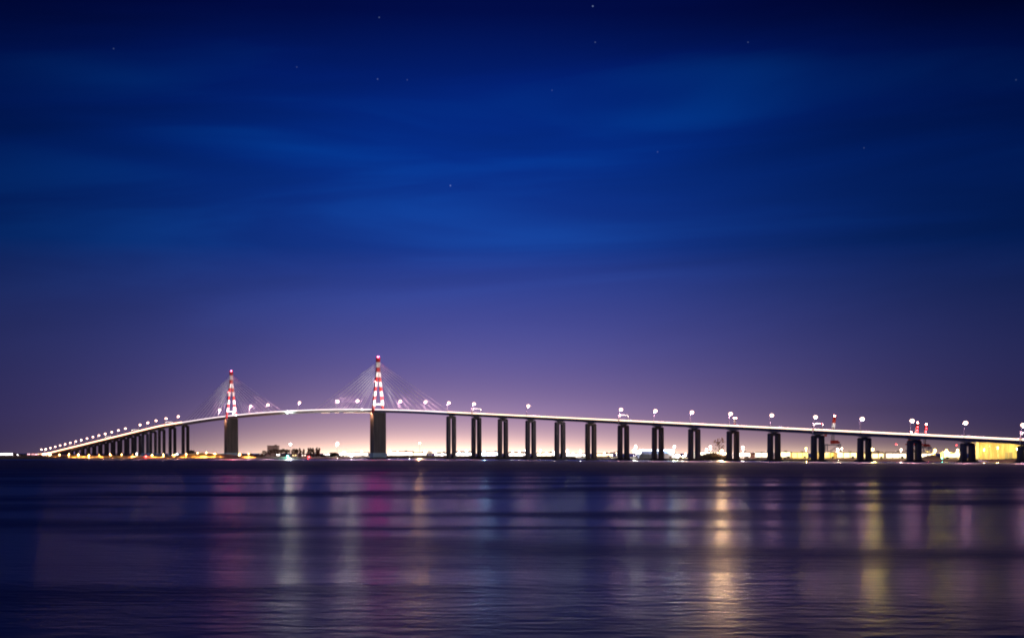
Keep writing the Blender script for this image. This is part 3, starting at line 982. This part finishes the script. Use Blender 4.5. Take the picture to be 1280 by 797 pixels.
# boulder bank
mb = MB(); rr = random.Random(3)
for i in range(420):
    px = rr.uniform(871, 909); u = rr.random()
    Y = 1372 + 46 * u
    c = at(px, Y); hump = .55 + .75 * math.sin((px - 871) / 38 * PI)
    c.z = .1 + 5.4 * (1 - abs(u - .55) / .6) * hump * rr.uniform(.7, 1.05) if abs(u - .55) < .6 else .2
    r = rr.uniform(.6, 1.5)
    b0 = len(mb.v); mb.ball(c, r, 7, 5, .8)
    for q in range(b0, len(mb.v)): mb.v[q] += Vector([rr.uniform(-.28, .28) * r for _ in range(3)])
o = mb.build('boulder_bank', M['rock'], None, at(890, 1395)); tag(o, 'brown bank of piled boulders between ninth and tenth twin piers', 'boulder bank', None, 'stuff')

# ------------------------------------------------------------------ trees and bushes


def leaf_cloud(rng, blobs, n, size):
    """leaf cards spread through several ellipsoids"""
    vs = []; fs = []
    tot = sum(b_[3] * b_[4] ** .5 for b_ in blobs)
    for (x, y, z, r, rz) in blobs:
        for _ in range(int(n * r * rz ** .5 / tot)):
            d = Vector((rng.gauss(0, 1), rng.gauss(0, 1), rng.gauss(0, 1))).normalized() * (rng.random() ** .45)
            c = Vector((x + d.x * r, y + d.y * r, z + d.z * rz))
            a = Vector((rng.uniform(-1, 1), rng.uniform(-1, 1), rng.uniform(-1, 1))).normalized()
            b_ = a.cross(Vector((rng.uniform(-1, 1), rng.uniform(-1, 1), rng.uniform(-1, 1)))).normalized()
            s = size * rng.uniform(.6, 1.3)
            k = len(vs)
            vs += [c - a * s, c - b_ * s * .6, c + a * s, c + b_ * s * .6]; fs.append((k, k + 1, k + 2, k + 3))
    return vs, fs


def tree_proto(kind, seed):
    rng = random.Random(seed)
    lm = {'round': M['leaf'], 'rust': M['leaf_rust'], 'sparse': M['leaf_rust'], 'poplar': M['leaf_rust'], 'dark': M['leaf_dark'], 'bush': M['leaf_dark'], 'bushrust': M['leaf_rust']}[kind]
    e = empty('tree' if 'bush' not in kind else 'bush', (0, 0, 0), 'x', 'tree')
    tr = MB()
    blobs = []
    if kind == 'poplar':
        tr.tube((0, 0, -.3), (0, 0, 8.5), .3, .08, 7)
        for i in range(9):
            z = 1.8 + i * .9; a = rng.uniform(0, 6.28)
            tr.tube((0, 0, z), (.7 * math.cos(a), .7 * math.sin(a), z + 1.4), .08, .03, 5)
            blobs.append((rng.uniform(-.4, .4), rng.uniform(-.4, .4), z + .6, 1.25 - abs(i - 3.5) * .11, .95))
        n = 900
    elif 'bush' in kind:
        for i in range(5):
            a = rng.uniform(0, 6.28); r = rng.uniform(.2, 1.2)
            tr.tube((.2 * math.cos(a), .2 * math.sin(a), -.2), (r * math.cos(a), r * math.sin(a), 1.2), .07, .03, 5)
            blobs.append((r * math.cos(a), r * math.sin(a), rng.uniform(.6, 1.3), rng.uniform(.6, 1.0), rng.uniform(.5, .8)))
        n = 420
    else:
        tr.tube((0, 0, -.3), (.1, 0, 2.6), .34, .24, 8); tr.tube((.1, 0, 2.6), (.0, .1, 6.5), .24, .08, 7)
        for i in range(9):
            a = i * 2.4 + rng.uniform(-.3, .3); z = 2.4 + i * .45; r = rng.uniform(1.5, 2.7)
            q = Vector((r * math.cos(a), r * math.sin(a), z + rng.uniform(.8, 2.0)))
            tr.tube((.05, .05, z), q, .13, .04, 5)
            blobs.append((q.x, q.y, q.z, rng.uniform(.9, 1.5), rng.uniform(.7, 1.1)))
        blobs.append((0, 0, 7.0, 1.5, 1.1))
        n = 170 if kind == 'sparse' else 1000
    tr.build('trunk' if 'bush' not in kind else 'stem', M['bark'], e)
    vs, fs = leaf_cloud(rng, blobs, n, .32)
    mb = MB(); mb.add(vs, fs); mb.build('crown' if 'bush' not in kind else 'foliage', lm, e)
    return e, (8.2 if 'bush' not in kind else 2.0), (9.6 if kind == 'poplar' else 0)


_protos = {}; _n = {}


def plant(kind, px, Y, ytop, label, group, wide=1.0):
    k = _n.get(kind, 0); _n[kind] = k + 1
    key = (kind, k % 3)
    first = key not in _protos
    if first: _protos[key] = tree_proto(kind, 11 + 7 * (k % 3) + len(kind))
    pr, hn, hp = _protos[key]
    o = pr if first else copy_tree(pr)
    pos = at(px, Y); pos.z = gz(pos.x, pos.y) - .1
    s = max(.5, (zof(ytop, Y) - pos.z) / (hp or hn))
    o.location = pos; o.scale = (s * wide, s * wide, s); o.rotation_euler = (0, 0, random.uniform(0, 6.28))
    tag(o, label, 'tree' if 'bush' not in kind else 'bush', group)


GT = 'trees on the far bank'
for i, (px, yt) in enumerate(((17.5, 568), (20, 567), (23.5, 566.6), (27, 567), (30.5, 568.2))):
    plant('dark', px, 2150, yt, ('leftmost dark tree beside the white-lit building, far left', 'dark tree left of the tiny lit kiosk', 'dark tree right behind the tiny lit kiosk', 'dark tree right of the tiny lit kiosk', 'dark tree beside the pink-lit houses')[i], GT, 1.1)
for i, (px, yt) in enumerate(((46.5, 567.4), (50, 566.8))):
    plant('dark', px, 2300, yt, ('dark tree between pink-lit houses and the bridge landing', 'dark tree touching the lamps of the bridge landing')[i], GT, 1.1)
for px, yt, lb in ((207.5, 566.5, 'dark tree between the two lit pier feet'), (211, 567.4, 'dark low tree right of the lit pier feet'), (239, 561.8, 'tall dark tree right of the last pier before far pylon'),
                   (244, 564, 'dark tree on crest of the sand dune'), (252, 565, 'dark low tree on the sand dune, middle'), (271, 566, 'dark tree left behind the far pylon pier'),
                   (304, 566.5, 'dark tree just right of the far pylon pier')):
    plant('dark', px, 1980 if px > 225 else 2350, yt, lb, GT, 1.2)
for px, yt, lb in ((309, 567, 'rusty bush on the low dune right of far pylon'), (314, 566.2, 'taller rusty bush on the low dune'), (320, 567.2, 'rusty bush left of low gabled house'),
                   (328, 567, 'rusty bush in front of the low gabled house')):
    plant('bushrust', px, 1770, yt, lb, 'bushes on the far bank', 1.1)
for px, yt, lb in ((331, 562.5, 'rusty tree at left foot of the square pinkish block'), (338, 561.5, 'rusty tree in front of the square pinkish block'), (344, 560.5, 'rusty tree at right foot of the square pinkish block'),
                   (350.5, 561, 'rusty tree left of the tall orange lamp post'), (355, 560.3, 'rusty tree close left of the tall orange lamp post'), (359, 561, 'rusty tree touching the tall orange lamp post'),
                   (367.5, 560.2, 'rusty tree right of the tall orange lamp post')):
    plant('rust', px, 1880, yt, lb, GT, 1.0)
for px, yt, lb in ((371.5, 561.5, 'rusty tree beside a gabled house, right'), (375, 560.5, 'narrow tree first left of the poplar pair'), (379.5, 561.5, 'narrow tree over the red beacon'),
                   (385.5, 560.2, 'left poplar of the tall row above the red beacon'), (388.5, 560, 'second poplar of the tall row'), (391.5, 560.3, 'third poplar of the tall row'), (396, 559.8, 'poplar apart on right of the tall row'), (398.6, 560.2, 'last poplar at right end of the row')):
    plant('poplar', px, 1870, yt, lb, GT, 1.5)
for px, yt, lb in ((402, 567, 'dark bush right of the poplar row'), (405.5, 567.6, 'low dark bush left of the lit shed'), (410, 568.3, 'low dark bush in front of the lit shed'), (418.5, 564.5, 'tall dark bush under the pale floodlight mast'),
                   (423, 567.5, 'dark bush right of the pale floodlight mast'), (428, 568.2, 'low dark bush left of the dazzling waterline lamp'), (433, 569, 'lowest dark bush beside the dazzling waterline lamp')):
    plant('bush', px, 1880, yt, lb, 'bushes on the far bank', 1.0)
plant('rust', 772, 1690, 563, 'rusty round tree left of the seventh twin pier', GT, 1.2)
plant('round', 764.5, 1700, 564.5, 'small green tree beside the orange lit shed', GT, 1.1)
plant('sparse', 899, 1470, 546, 'tall sparse tree above the boulder bank beside tenth pier', GT, .75)
for px, yt, lb in ((875, 567.5, 'bush on left end of the boulder bank'), (908.5, 568, 'bush on right end of the boulder bank'), (931, 570.5, 'dark bush left of small dark block house'), (948, 571, 'dark bush right of small dark block house'),
                   (975, 570, 'dark bush left in front of the yellow lit shed'), (981, 571, 'low dark bush in front of the yellow lit shed'), (1049.5, 570.5, 'dark bush at right foot of the port crane'),
                   (1018, 571.5, 'dark bush in the slit of twelfth twin pier')):
    plant('bush', px, 1385 if px > 960 else 1415, yt, lb, 'bushes on the far bank', 1.1)
for px, yt, lb in ((1166, 572, 'dark bush on left flank of the grassy mound'), (1173, 568.8, 'dark bush on crest of the grassy mound'), (1184, 570.5, 'dark bush on right flank of the grassy mound'),
                   (1240, 574.6, 'dark bush right of the white vans'), (1248, 573.6, 'dark bush in front of the tall yellow hall, middle'), (1257, 573.4, 'dark bush in front of the tall yellow hall, taller'), (1266, 574.2, 'dark bush in front of the tall yellow hall, right'), (1273, 574.8, 'dark bush beside the rightmost twin pier')):
    plant('bush', px, 1240 if px < 1200 else 1165, yt, lb, 'bushes on the far bank', 1.5)

# white vans parked before the yellow hall


def van(px, Y, label):
    pos = at(px, Y); pos.z = gz(pos.x, pos.y)
    e = empty('parked_van', pos, label, 'van', 'vans by the yellow hall')
    mb = MB()
    prof = [(-2.6, .45), (-2.6, 2.3), (-2.4, 2.45), (1.0, 2.45), (1.7, 1.5), (2.6, 1.2), (2.65, .45)]
    vs = [(x, y, z) for y in (-1, 1) for x, z in prof]; k = len(prof)
    mb.add(vs, [tuple(range(k)), tuple(range(k, 2 * k))[::-1]] + [(i, k + i, k + (i + 1) % k, (i + 1) % k) for i in range(k)])
    mb.build('body', M['white'], e)
    mb = MB(); mb.add([(1.05, -1.01, 1.6), (1.6, -1.01, 1.6), (1.05, -1.01, 2.25)], [(0, 1, 2)]); mb.add([(.1, -1.01, 1.55), (.95, -1.01, 1.55), (.95, -1.01, 2.2), (.1, -1.01, 2.2)], [(0, 1, 2, 3)])
    mb.build('window', M['glass'], e)
    for x in (-1.6, 1.6):
        for y in (-.9, .9):
            mb = MB(); mb.tube((x, y - .12, .36), (x, y + .12, .36), .36, .36, 14); mb.build('wheel', M['dark'], e)
    mb = MB(); mb.ball((2.62, -.7, .85), .16, 8, 5); mb.build('headlight', emat(WHITE, 500), e)


van(1221, 1150, 'leftmost white van parked before the tall yellow hall')
van(1227, 1158, 'middle white van parked before the tall yellow hall')
van(1233, 1152, 'white van nearest the dark bushes before the yellow hall')

# small dark mooring buoy near the left sand
pos = at(105, 1600, 0)
e = empty('mooring_buoy', pos, 'small dark buoy floating off the left sand', 'buoy')
mb = MB(); mb.tube((0, 0, -.4), (0, 0, .7), 1.0, .9, 14); mb.tube((0, 0, .7), (0, 0, 2.0), .35, .15, 8); mb.build('float', M['dark'], e)
mb = MB(); mb.tube((-.3, 0, 2.2), (.3, 0, 2.2), .06, .06, 6); mb.ball((0, 0, 2.2), .28, 8, 5); mb.build('topmark', M['red'], e)

# ------------------------------------------------------------------ port cranes and the banded mast


def lattice(mb, p0, p1, w0, w1, n, r=.16, mi=0):
    p0 = Vector(p0); p1 = Vector(p1); d = (p1 - p0).normalized()
    a = d.cross(Vector((0, 1, 0)));
    if a.length < .05: a = d.cross(Vector((1, 0, 0)))
    a.normalize(); b_ = d.cross(a)
    prev = None
    for i in range(n + 1):
        f = i / n; c = p0.lerp(p1, f); w = w0 + (w1 - w0) * f
        q = [c + a * (sx * w / 2) + b_ * (sy * w / 2) for sx, sy in ((-1, -1), (1, -1), (1, 1), (-1, 1))]
        m_ = mi if not callable(mi) else mi(f)
        for j in range(4): mb.tube(q[j], q[(j + 1) % 4], r * .6, None, 4, m_)
        if prev:
            for j in range(4):
                mb.tube(prev[j], q[j], r, None, 4, m_); mb.tube(prev[j], q[(j + 1) % 4], r * .6, None, 4, m_)
        prev = q


def portal_crane(px, Y, ytop, label, scale=1.0, lights=True, slim=False):
    pos = at(px, Y); pos.z = gz(pos.x, pos.y)
    e = empty('port_crane', pos, label, 'crane', 'port cranes behind the bridge')
    top = zof(ytop, Y) - pos.z
    # portal
    w = 8.5 * scale; hp = 17 * scale
    mb = MB()
    for sx in (-1, 1):
        for sy in (-1, 1):
            mb.box((sx * w, sy * 6 * scale, hp / 2), (1.1 * scale, 1.1 * scale, hp))
        mb.box((sx * w, 0, hp * .28), (.9, 12 * scale, .9)); mb.box((sx * w, 0, hp), (1.3, 13.2 * scale, 1.3))
    for sy in (-1, 1):
        mb.box((0, sy * 6 * scale, hp * .97), (2 * w - 1.2, 1.2, 1.2)); mb.box((0, sy * 6 * scale, .9), (2 * w + 3, 1.4, 1.6))
        mb.tube((-w, sy * 6 * scale, hp * .3), (w, sy * 6 * scale, hp * .93), .3, None, 6)
    mb.build('portal', M['crane_grey'], e)
    mb = MB(); mb.box((2 * scale, 0, hp + 3.2 * scale), (9 * scale, 6 * scale, 4.2 * scale)); mb.box((7.6 * scale, -1, hp + 2.6 * scale), (2 * scale, 2.4 * scale, 2.6 * scale))
    mb.build('machinery_house', M['crane_red'], e)
    # tower legs and red-white boom
    mb = MB(); lattice(mb, (0, 0, hp + .6), (0, 0, top * .62), 3.6 * scale, 2.8 * scale, 7, .24)
    mb.build('tower', M['crane_grey'], e)
    mb = MB()
    stripes = lambda f: 0 if f > .66 or f < .30 else 1
    lattice(mb, (0, 0, top * .60), (2.2 * scale, 0, top - 1), 3.0 * scale, 2.6 * scale, 10, .42, stripes)
    seg = 6
    for i in range(seg):
        f0, f1 = i / seg, (i + 1) / seg
        a = Vector((0, 0, top * .60)).lerp(Vector((2.2 * scale, 0, top - 1)), f0); b_ = Vector((0, 0, top * .60)).lerp(Vector((2.2 * scale, 0, top - 1)), f1)
        mb.tube(a, b_, (1.0 if not slim else .5) * scale, None, 6, stripes((f0 + f1) / 2))
    mb.build('boom', [M['crane_red'], M['white']], e)
    mb = MB(); mb.tube((0, -.6, top * .62), (-9 * scale, -.6, top * .55), .35, .25, 6); mb.box((-9.5 * scale, -.6, top * .53), (3 * scale, 2.4 * scale, 2.4 * scale))
    mb.build('counterweight', M['crane_red'], e)
    mb = MB(); mb.ball((2.2 * scale, -.5, top), .95, 10, 6); mb.build('beacon', emat((1, .3, .25), 60), e)
    if lights:
        for f in (.70, .8, .9):
            mb = MB(); c = Vector((0, -2.0, top * .60)).lerp(Vector((2.2 * scale, -2.0, top - 1)), (f - .6) / .4); mb.ball(c, .42, 8, 5)
            mb.build('warning_light', emat(RED, 60), e)
    return e


portal_crane(1041, 1620, 519.5, 'red and white banded crane jib rising behind the deck, right of red cross gantry', .9, False)
portal_crane(1145, 1560, 528, 'taller of two cranes dotted with red lights behind the deck', .8)
portal_crane(1156, 1600, 530, 'shorter right-hand crane of two dotted with red lights', .7)
portal_crane(1137.5, 1560, 540, 'low crane with red light left of the pair behind the deck', .5, False)
# floodlights on the banded crane
ld = bpy.data.lights.new('crane_floodlight', 'SPOT'); ld.energy = 42000; ld.color = (1, .86, .82); ld.spot_size = R(50); ld.shadow_soft_size = .4
lo = bpy.data.objects.new('crane_floodlight', ld); col.objects.link(lo)
c = at(1041, 1620); lo.parent = [o for o in bpy.data.objects if o.name == 'port_crane'][0]; lo.location = (2, -16, 22)
lo.rotation_euler = Vector((-.02, .45, 1)).to_track_quat('-Z', 'Y').to_euler()

# thin banded chimney just behind the tenth pier
pos = at(918.6, 1500); pos.z = gz(pos.x, pos.y); z = zof(523, 1500) - pos.z
e = empty('chimney', pos, 'slim red and white chimney poking above the deck at tenth pier', 'chimney')
mb = MB()
for i in range(9): mb.tube((0, 0, z * i / 9), (0, 0, z * (i + 1) / 9), 1.35 - .06 * i, 1.29 - .06 * i, 14, i % 2)
mb.build('shaft', [M['white'], M['red']], e)
mb = MB(); mb.tube((0, 0, z - .3), (0, 0, z + .1), 1.8, 1.8, 14); mb.build('platform', M['dark'], e)
for dx in (-1.2, 1.2):
    mb = MB(); mb.ball((dx, -1.0, z + .6), .6, 8, 5); mb.build('beacon', emat((1, .35, .28), 45), e)
for px, y, lb in ((1195.5, 556, 'red warning light on a thin mast beside fifteenth pier'), (1236.5, 557.5, 'red warning light on a thin mast before the yellow hall'), (1120, 555, 'red warning light on a thin mast beside fourteenth pier')):
    mast_lamp(px, y, 1300 if px < 1230 else 1255, lb, RED, 60, .5, 1, 'masts with red warning lights', 'warning_mast', 'mast')

# ------------------------------------------------------------------ sky
w = bpy.data.worlds.new('World'); sc.world = w; w.use_nodes = True
t = w.node_tree; L = t.links.new
for n_ in list(t.nodes): t.nodes.remove(n_)
out = nd(t, 'ShaderNodeOutputWorld'); bgd = nd(t, 'ShaderNodeBackground'); L(bgd.outputs[0], out.inputs[0])
tc = nd(t, 'ShaderNodeTexCoord')
nrm = nd(t, 'ShaderNodeVectorMath', operation='NORMALIZE'); L(tc.outputs['Generated'], nrm.inputs[0])
sx = nd(t, 'ShaderNodeSeparateXYZ'); L(nrm.outputs[0], sx.inputs[0])
el = mth('MULTIPLY', mth('ARCSINE', sx.outputs['Z']), 180 / PI)
elc = mth('MAXIMUM', el, 0.0)
az = mth('MULTIPLY', mth('ARCTAN2', sx.outputs['X'], sx.outputs['Y']), 180 / PI)


def lin(c):
    return tuple(((x / 255) / 12.92 if x / 255 <= .04045 else ((x / 255 + .055) / 1.055) ** 2.4) for x in c)


def ramp(v, stops):
    r = nd(t, 'ShaderNodeValToRGB'); r.color_ramp.interpolation = 'B_SPLINE' if False else 'EASE'
    r.color_ramp.interpolation = 'LINEAR'
    el_ = r.color_ramp.elements
    while len(el_) < len(stops): el_.new(.5)
    for e_, (p_, c_) in zip(el_, stops): e_.position = p_; e_.color = (*lin(c_), 1)
    L(v, r.inputs['Fac']); return r.outputs['Color']


base = ramp(mth('DIVIDE', elc, 30.0), [(0, (82, 69, 122)), (1.5 / 30, (80, 73, 138)), (4 / 30, (66, 72, 146)), (6.5 / 30, (42, 64, 146)), (8.3 / 30, (10, 53, 140)),
                                     (12 / 30, (0, 45, 136)), (15 / 30, (0, 31, 114)), (17.5 / 30, (0, 14, 78)), (24 / 30, (0, 6, 40)), (1, (0, 5, 32))])


def gauss(v, c, s):
    d = mth('DIVIDE', mth('SUBTRACT', v, c), s)
    return mth('POWER', 2.71828, mth('MULTIPLY', mth('MULTIPLY', d, d), -1.0))


def expo(v, s): return mth('POWER', 2.71828, mth('DIVIDE', v, -s))


def vscale(cv, f):
    n_ = nd(t, 'ShaderNodeVectorMath', operation='SCALE')
    if isinstance(cv, tuple): n_.inputs[0].default_value = cv
    else: L(cv, n_.inputs[0])
    if isinstance(f, (int, float)): n_.inputs['Scale'].default_value = f
    else: L(f, n_.inputs['Scale'])
    return n_.outputs[0]


def vadd(a, b_):
    n_ = nd(t, 'ShaderNodeVectorMath', operation='ADD'); L(a, n_.inputs[0]); L(b_, n_.inputs[1]); return n_.outputs[0]


fall = mth('ADD', .25, mth('MULTIPLY', .75, gauss(az, -1.5, 14.5)))
# thin streaky cloud
cmb = nd(t, 'ShaderNodeCombineXYZ'); L(mth('MULTIPLY', az, .045), cmb.inputs[0]); L(mth('ADD', mth('MULTIPLY', el, .33), mth('MULTIPLY', az, -.018)), cmb.inputs[1])
cn = nd(t, 'ShaderNodeTexNoise'); cn.inputs['Scale'].default_value = 1.0; cn.inputs['Detail'].default_value = 4; cn.inputs['Roughness'].default_value = .5; cn.inputs['Distortion'].default_value = .6
L(cmb.outputs[0], cn.inputs['Vector'])
cl = mrange(cn.outputs['Fac'], .33, .68, -.5, .5)
cl = mth('MULTIPLY', cl, mrange(elc, 3, 9, .12, 1))


def bank(px, y, sxp, syp, tilt, amp):
    """one soft bank of thin cloud (amp > 0) or clear gap (amp < 0)"""
    a0 = math.degrees(math.atan((px - 640) / F)); e0 = math.degrees(math.atan((YH - y) / F))
    k = 180 / PI / F
    da = mth('SUBTRACT', az, a0); de = mth('SUBTRACT', el, e0)
    c_, s_ = math.cos(tilt), math.sin(tilt)
    u = mth('DIVIDE', mth('ADD', mth('MULTIPLY', da, c_), mth('MULTIPLY', de, s_)), sxp * k)
    v = mth('DIVIDE', mth('SUBTRACT', mth('MULTIPLY', de, c_), mth('MULTIPLY', da, s_)), syp * k)
    r2 = mth('ADD', mth('MULTIPLY', u, u), mth('MULTIPLY', v, v))
    return mth('MULTIPLY', mth('POWER', 2.71828, mth('MULTIPLY', r2, -1.0)), amp)


bk = None
for q in ((960, 130, 230, 38, .20, .9), (860, 95, 150, 22, .02, .5), (1010, 185, 190, 22, .12, -.55), (230, 275, 300, 55, -.05, .32), (500, 262, 170, 40, -.12, .28), (200, 205, 210, 17, -.10, -.6),
          (110, 110, 120, 18, -.1, .4), (300, 170, 90, 8, -.06, .3), (370, 190, 70, 6, -.06, .3), (150, 168, 90, 7, -.05, .25), (780, 120, 120, 50, .2, -.35), (1180, 20, 260, 40, 0, -.9), (60, 40, 200, 60, .1, -.5),
          (700, 300, 190, 16, .0, .45), (1000, 300, 250, 16, .03, -.35), (900, 345, 250, 10, .0, .3), (690, 510, 330, 9, 0, .12), (1080, 513, 180, 8, 0, -.25)):
    v_ = bank(*q); bk = v_ if bk is None else mth('ADD', bk, v_)
cl = mth('ADD', mth('MULTIPLY', cl, .8), mth('MULTIPLY', bk, mth('ADD', .45, cn.outputs['Fac'])))
tot = vscale(base, mth('MULTIPLY', fall, mth('ADD', 1.0, mth('MULTIPLY', cl, .34))))
tot = vadd(tot, vscale((0, .010, .016), mth('MULTIPLY', mth('MAXIMUM', cl, 0), mth('MULTIPLY', fall, 1.6))))
# the town's light in the air, low over the far shore
tot = vadd(tot, vscale((.66, .40, .25), mth('MULTIPLY', gauss(az, -5.0, 7.5), expo(elc, 1.2))))
tot = vadd(tot, vscale((1.25, .90, .50), mth('MULTIPLY', gauss(az, -3.0, 7.5), expo(elc, .34))))
tot = vadd(tot, vscale((.37, .22, .17), mth('MULTIPLY', gauss(az, 4.0, 9.5), expo(elc, 1.4))))
tot = vadd(tot, vscale((.55, .38, .20), mth('MULTIPLY', gauss(az, 10.0, 8), expo(elc, .30))))
tot = vadd(tot, vscale((.05, .025, .05), mth('MULTIPLY', gauss(az, -1, 12), expo(elc, 3.5))))
# stars
STARS = [(741, 8, .9), (563, 232, .8), (472, 99, .4), (474, 22, .35), (142, 61, .25), (371, 84, .2), (509, 100, .2), (744, 53, .3), (935, 53, .25), (690, 113, .2), (822, 190, .25), (1080, 185, .2), (1270, 100, .2)]
acc = None
for px, y, s in STARS:
    d = Vector(((px - 640) / F, 1, (YH - y) / F)).normalized()
    n_ = nd(t, 'ShaderNodeVectorMath', operation='DISTANCE'); L(nrm.outputs[0], n_.inputs[0]); n_.inputs[1].default_value = d
    v = mth('MULTIPLY', mth('SUBTRACT', 1.0, mth('DIVIDE', n_.outputs['Value'], 0.0007), True), s * .5)
    acc = v if acc is None else mth('ADD', acc, v)
tot = vadd(tot, vscale((.45, .62, 1.0), acc))
# a trace of the last twilight
sky = nd(t, 'ShaderNodeTexSky', sky_type='NISHITA'); sky.sun_disc = False
sky.sun_elevation = R(-4); sky.sun_rotation = R(200)
tot = vadd(tot, vscale(sky.outputs[0], .004))
L(tot, bgd.inputs['Color']); bgd.inputs['Strength'].default_value = 1.0

# faint moonlight from behind the left shoulder
ld = bpy.data.lights.new('moonlight', 'SUN'); ld.energy = .2; ld.angle = R(.5); ld.color = (.78, .80, 1.0)
lo = bpy.data.objects.new('moonlight', ld); col.objects.link(lo)
lo.rotation_euler = Vector((.75, .75, -.62)).to_track_quat('-Z', 'Y').to_euler()

# ------------------------------------------------------------------ camera and render settings
cam = bpy.data.cameras.new('camera'); co = bpy.data.objects.new('camera', cam); col.objects.link(co)
co.location = (0, 0, H); co.rotation_euler = (R(90), 0, 0)
cam.sensor_width = 36; cam.lens = 36 * F / 1280; cam.shift_y = (YH - 398.5) / 1280
cam.clip_start = .5; cam.clip_end = 90000
sc.camera = co
sc.view_settings.view_transform = 'Standard'; sc.view_settings.look = 'None'
sc.view_settings.exposure = 0; sc.view_settings.gamma = 1
sc.render.engine = 'CYCLES'
cy = sc.cycles
cy.max_bounces = 5; cy.diffuse_bounces = 2; cy.glossy_bounces = 3; cy.transmission_bounces = 2
cy.sample_clamp_indirect = 4.0
cy.caustics_reflective = False; cy.caustics_refractive = False
cy.use_light_tree = True
cy.use_denoising = True
cy.pixel_filter_type = 'BLACKMAN_HARRIS'; cy.filter_width = 1.9
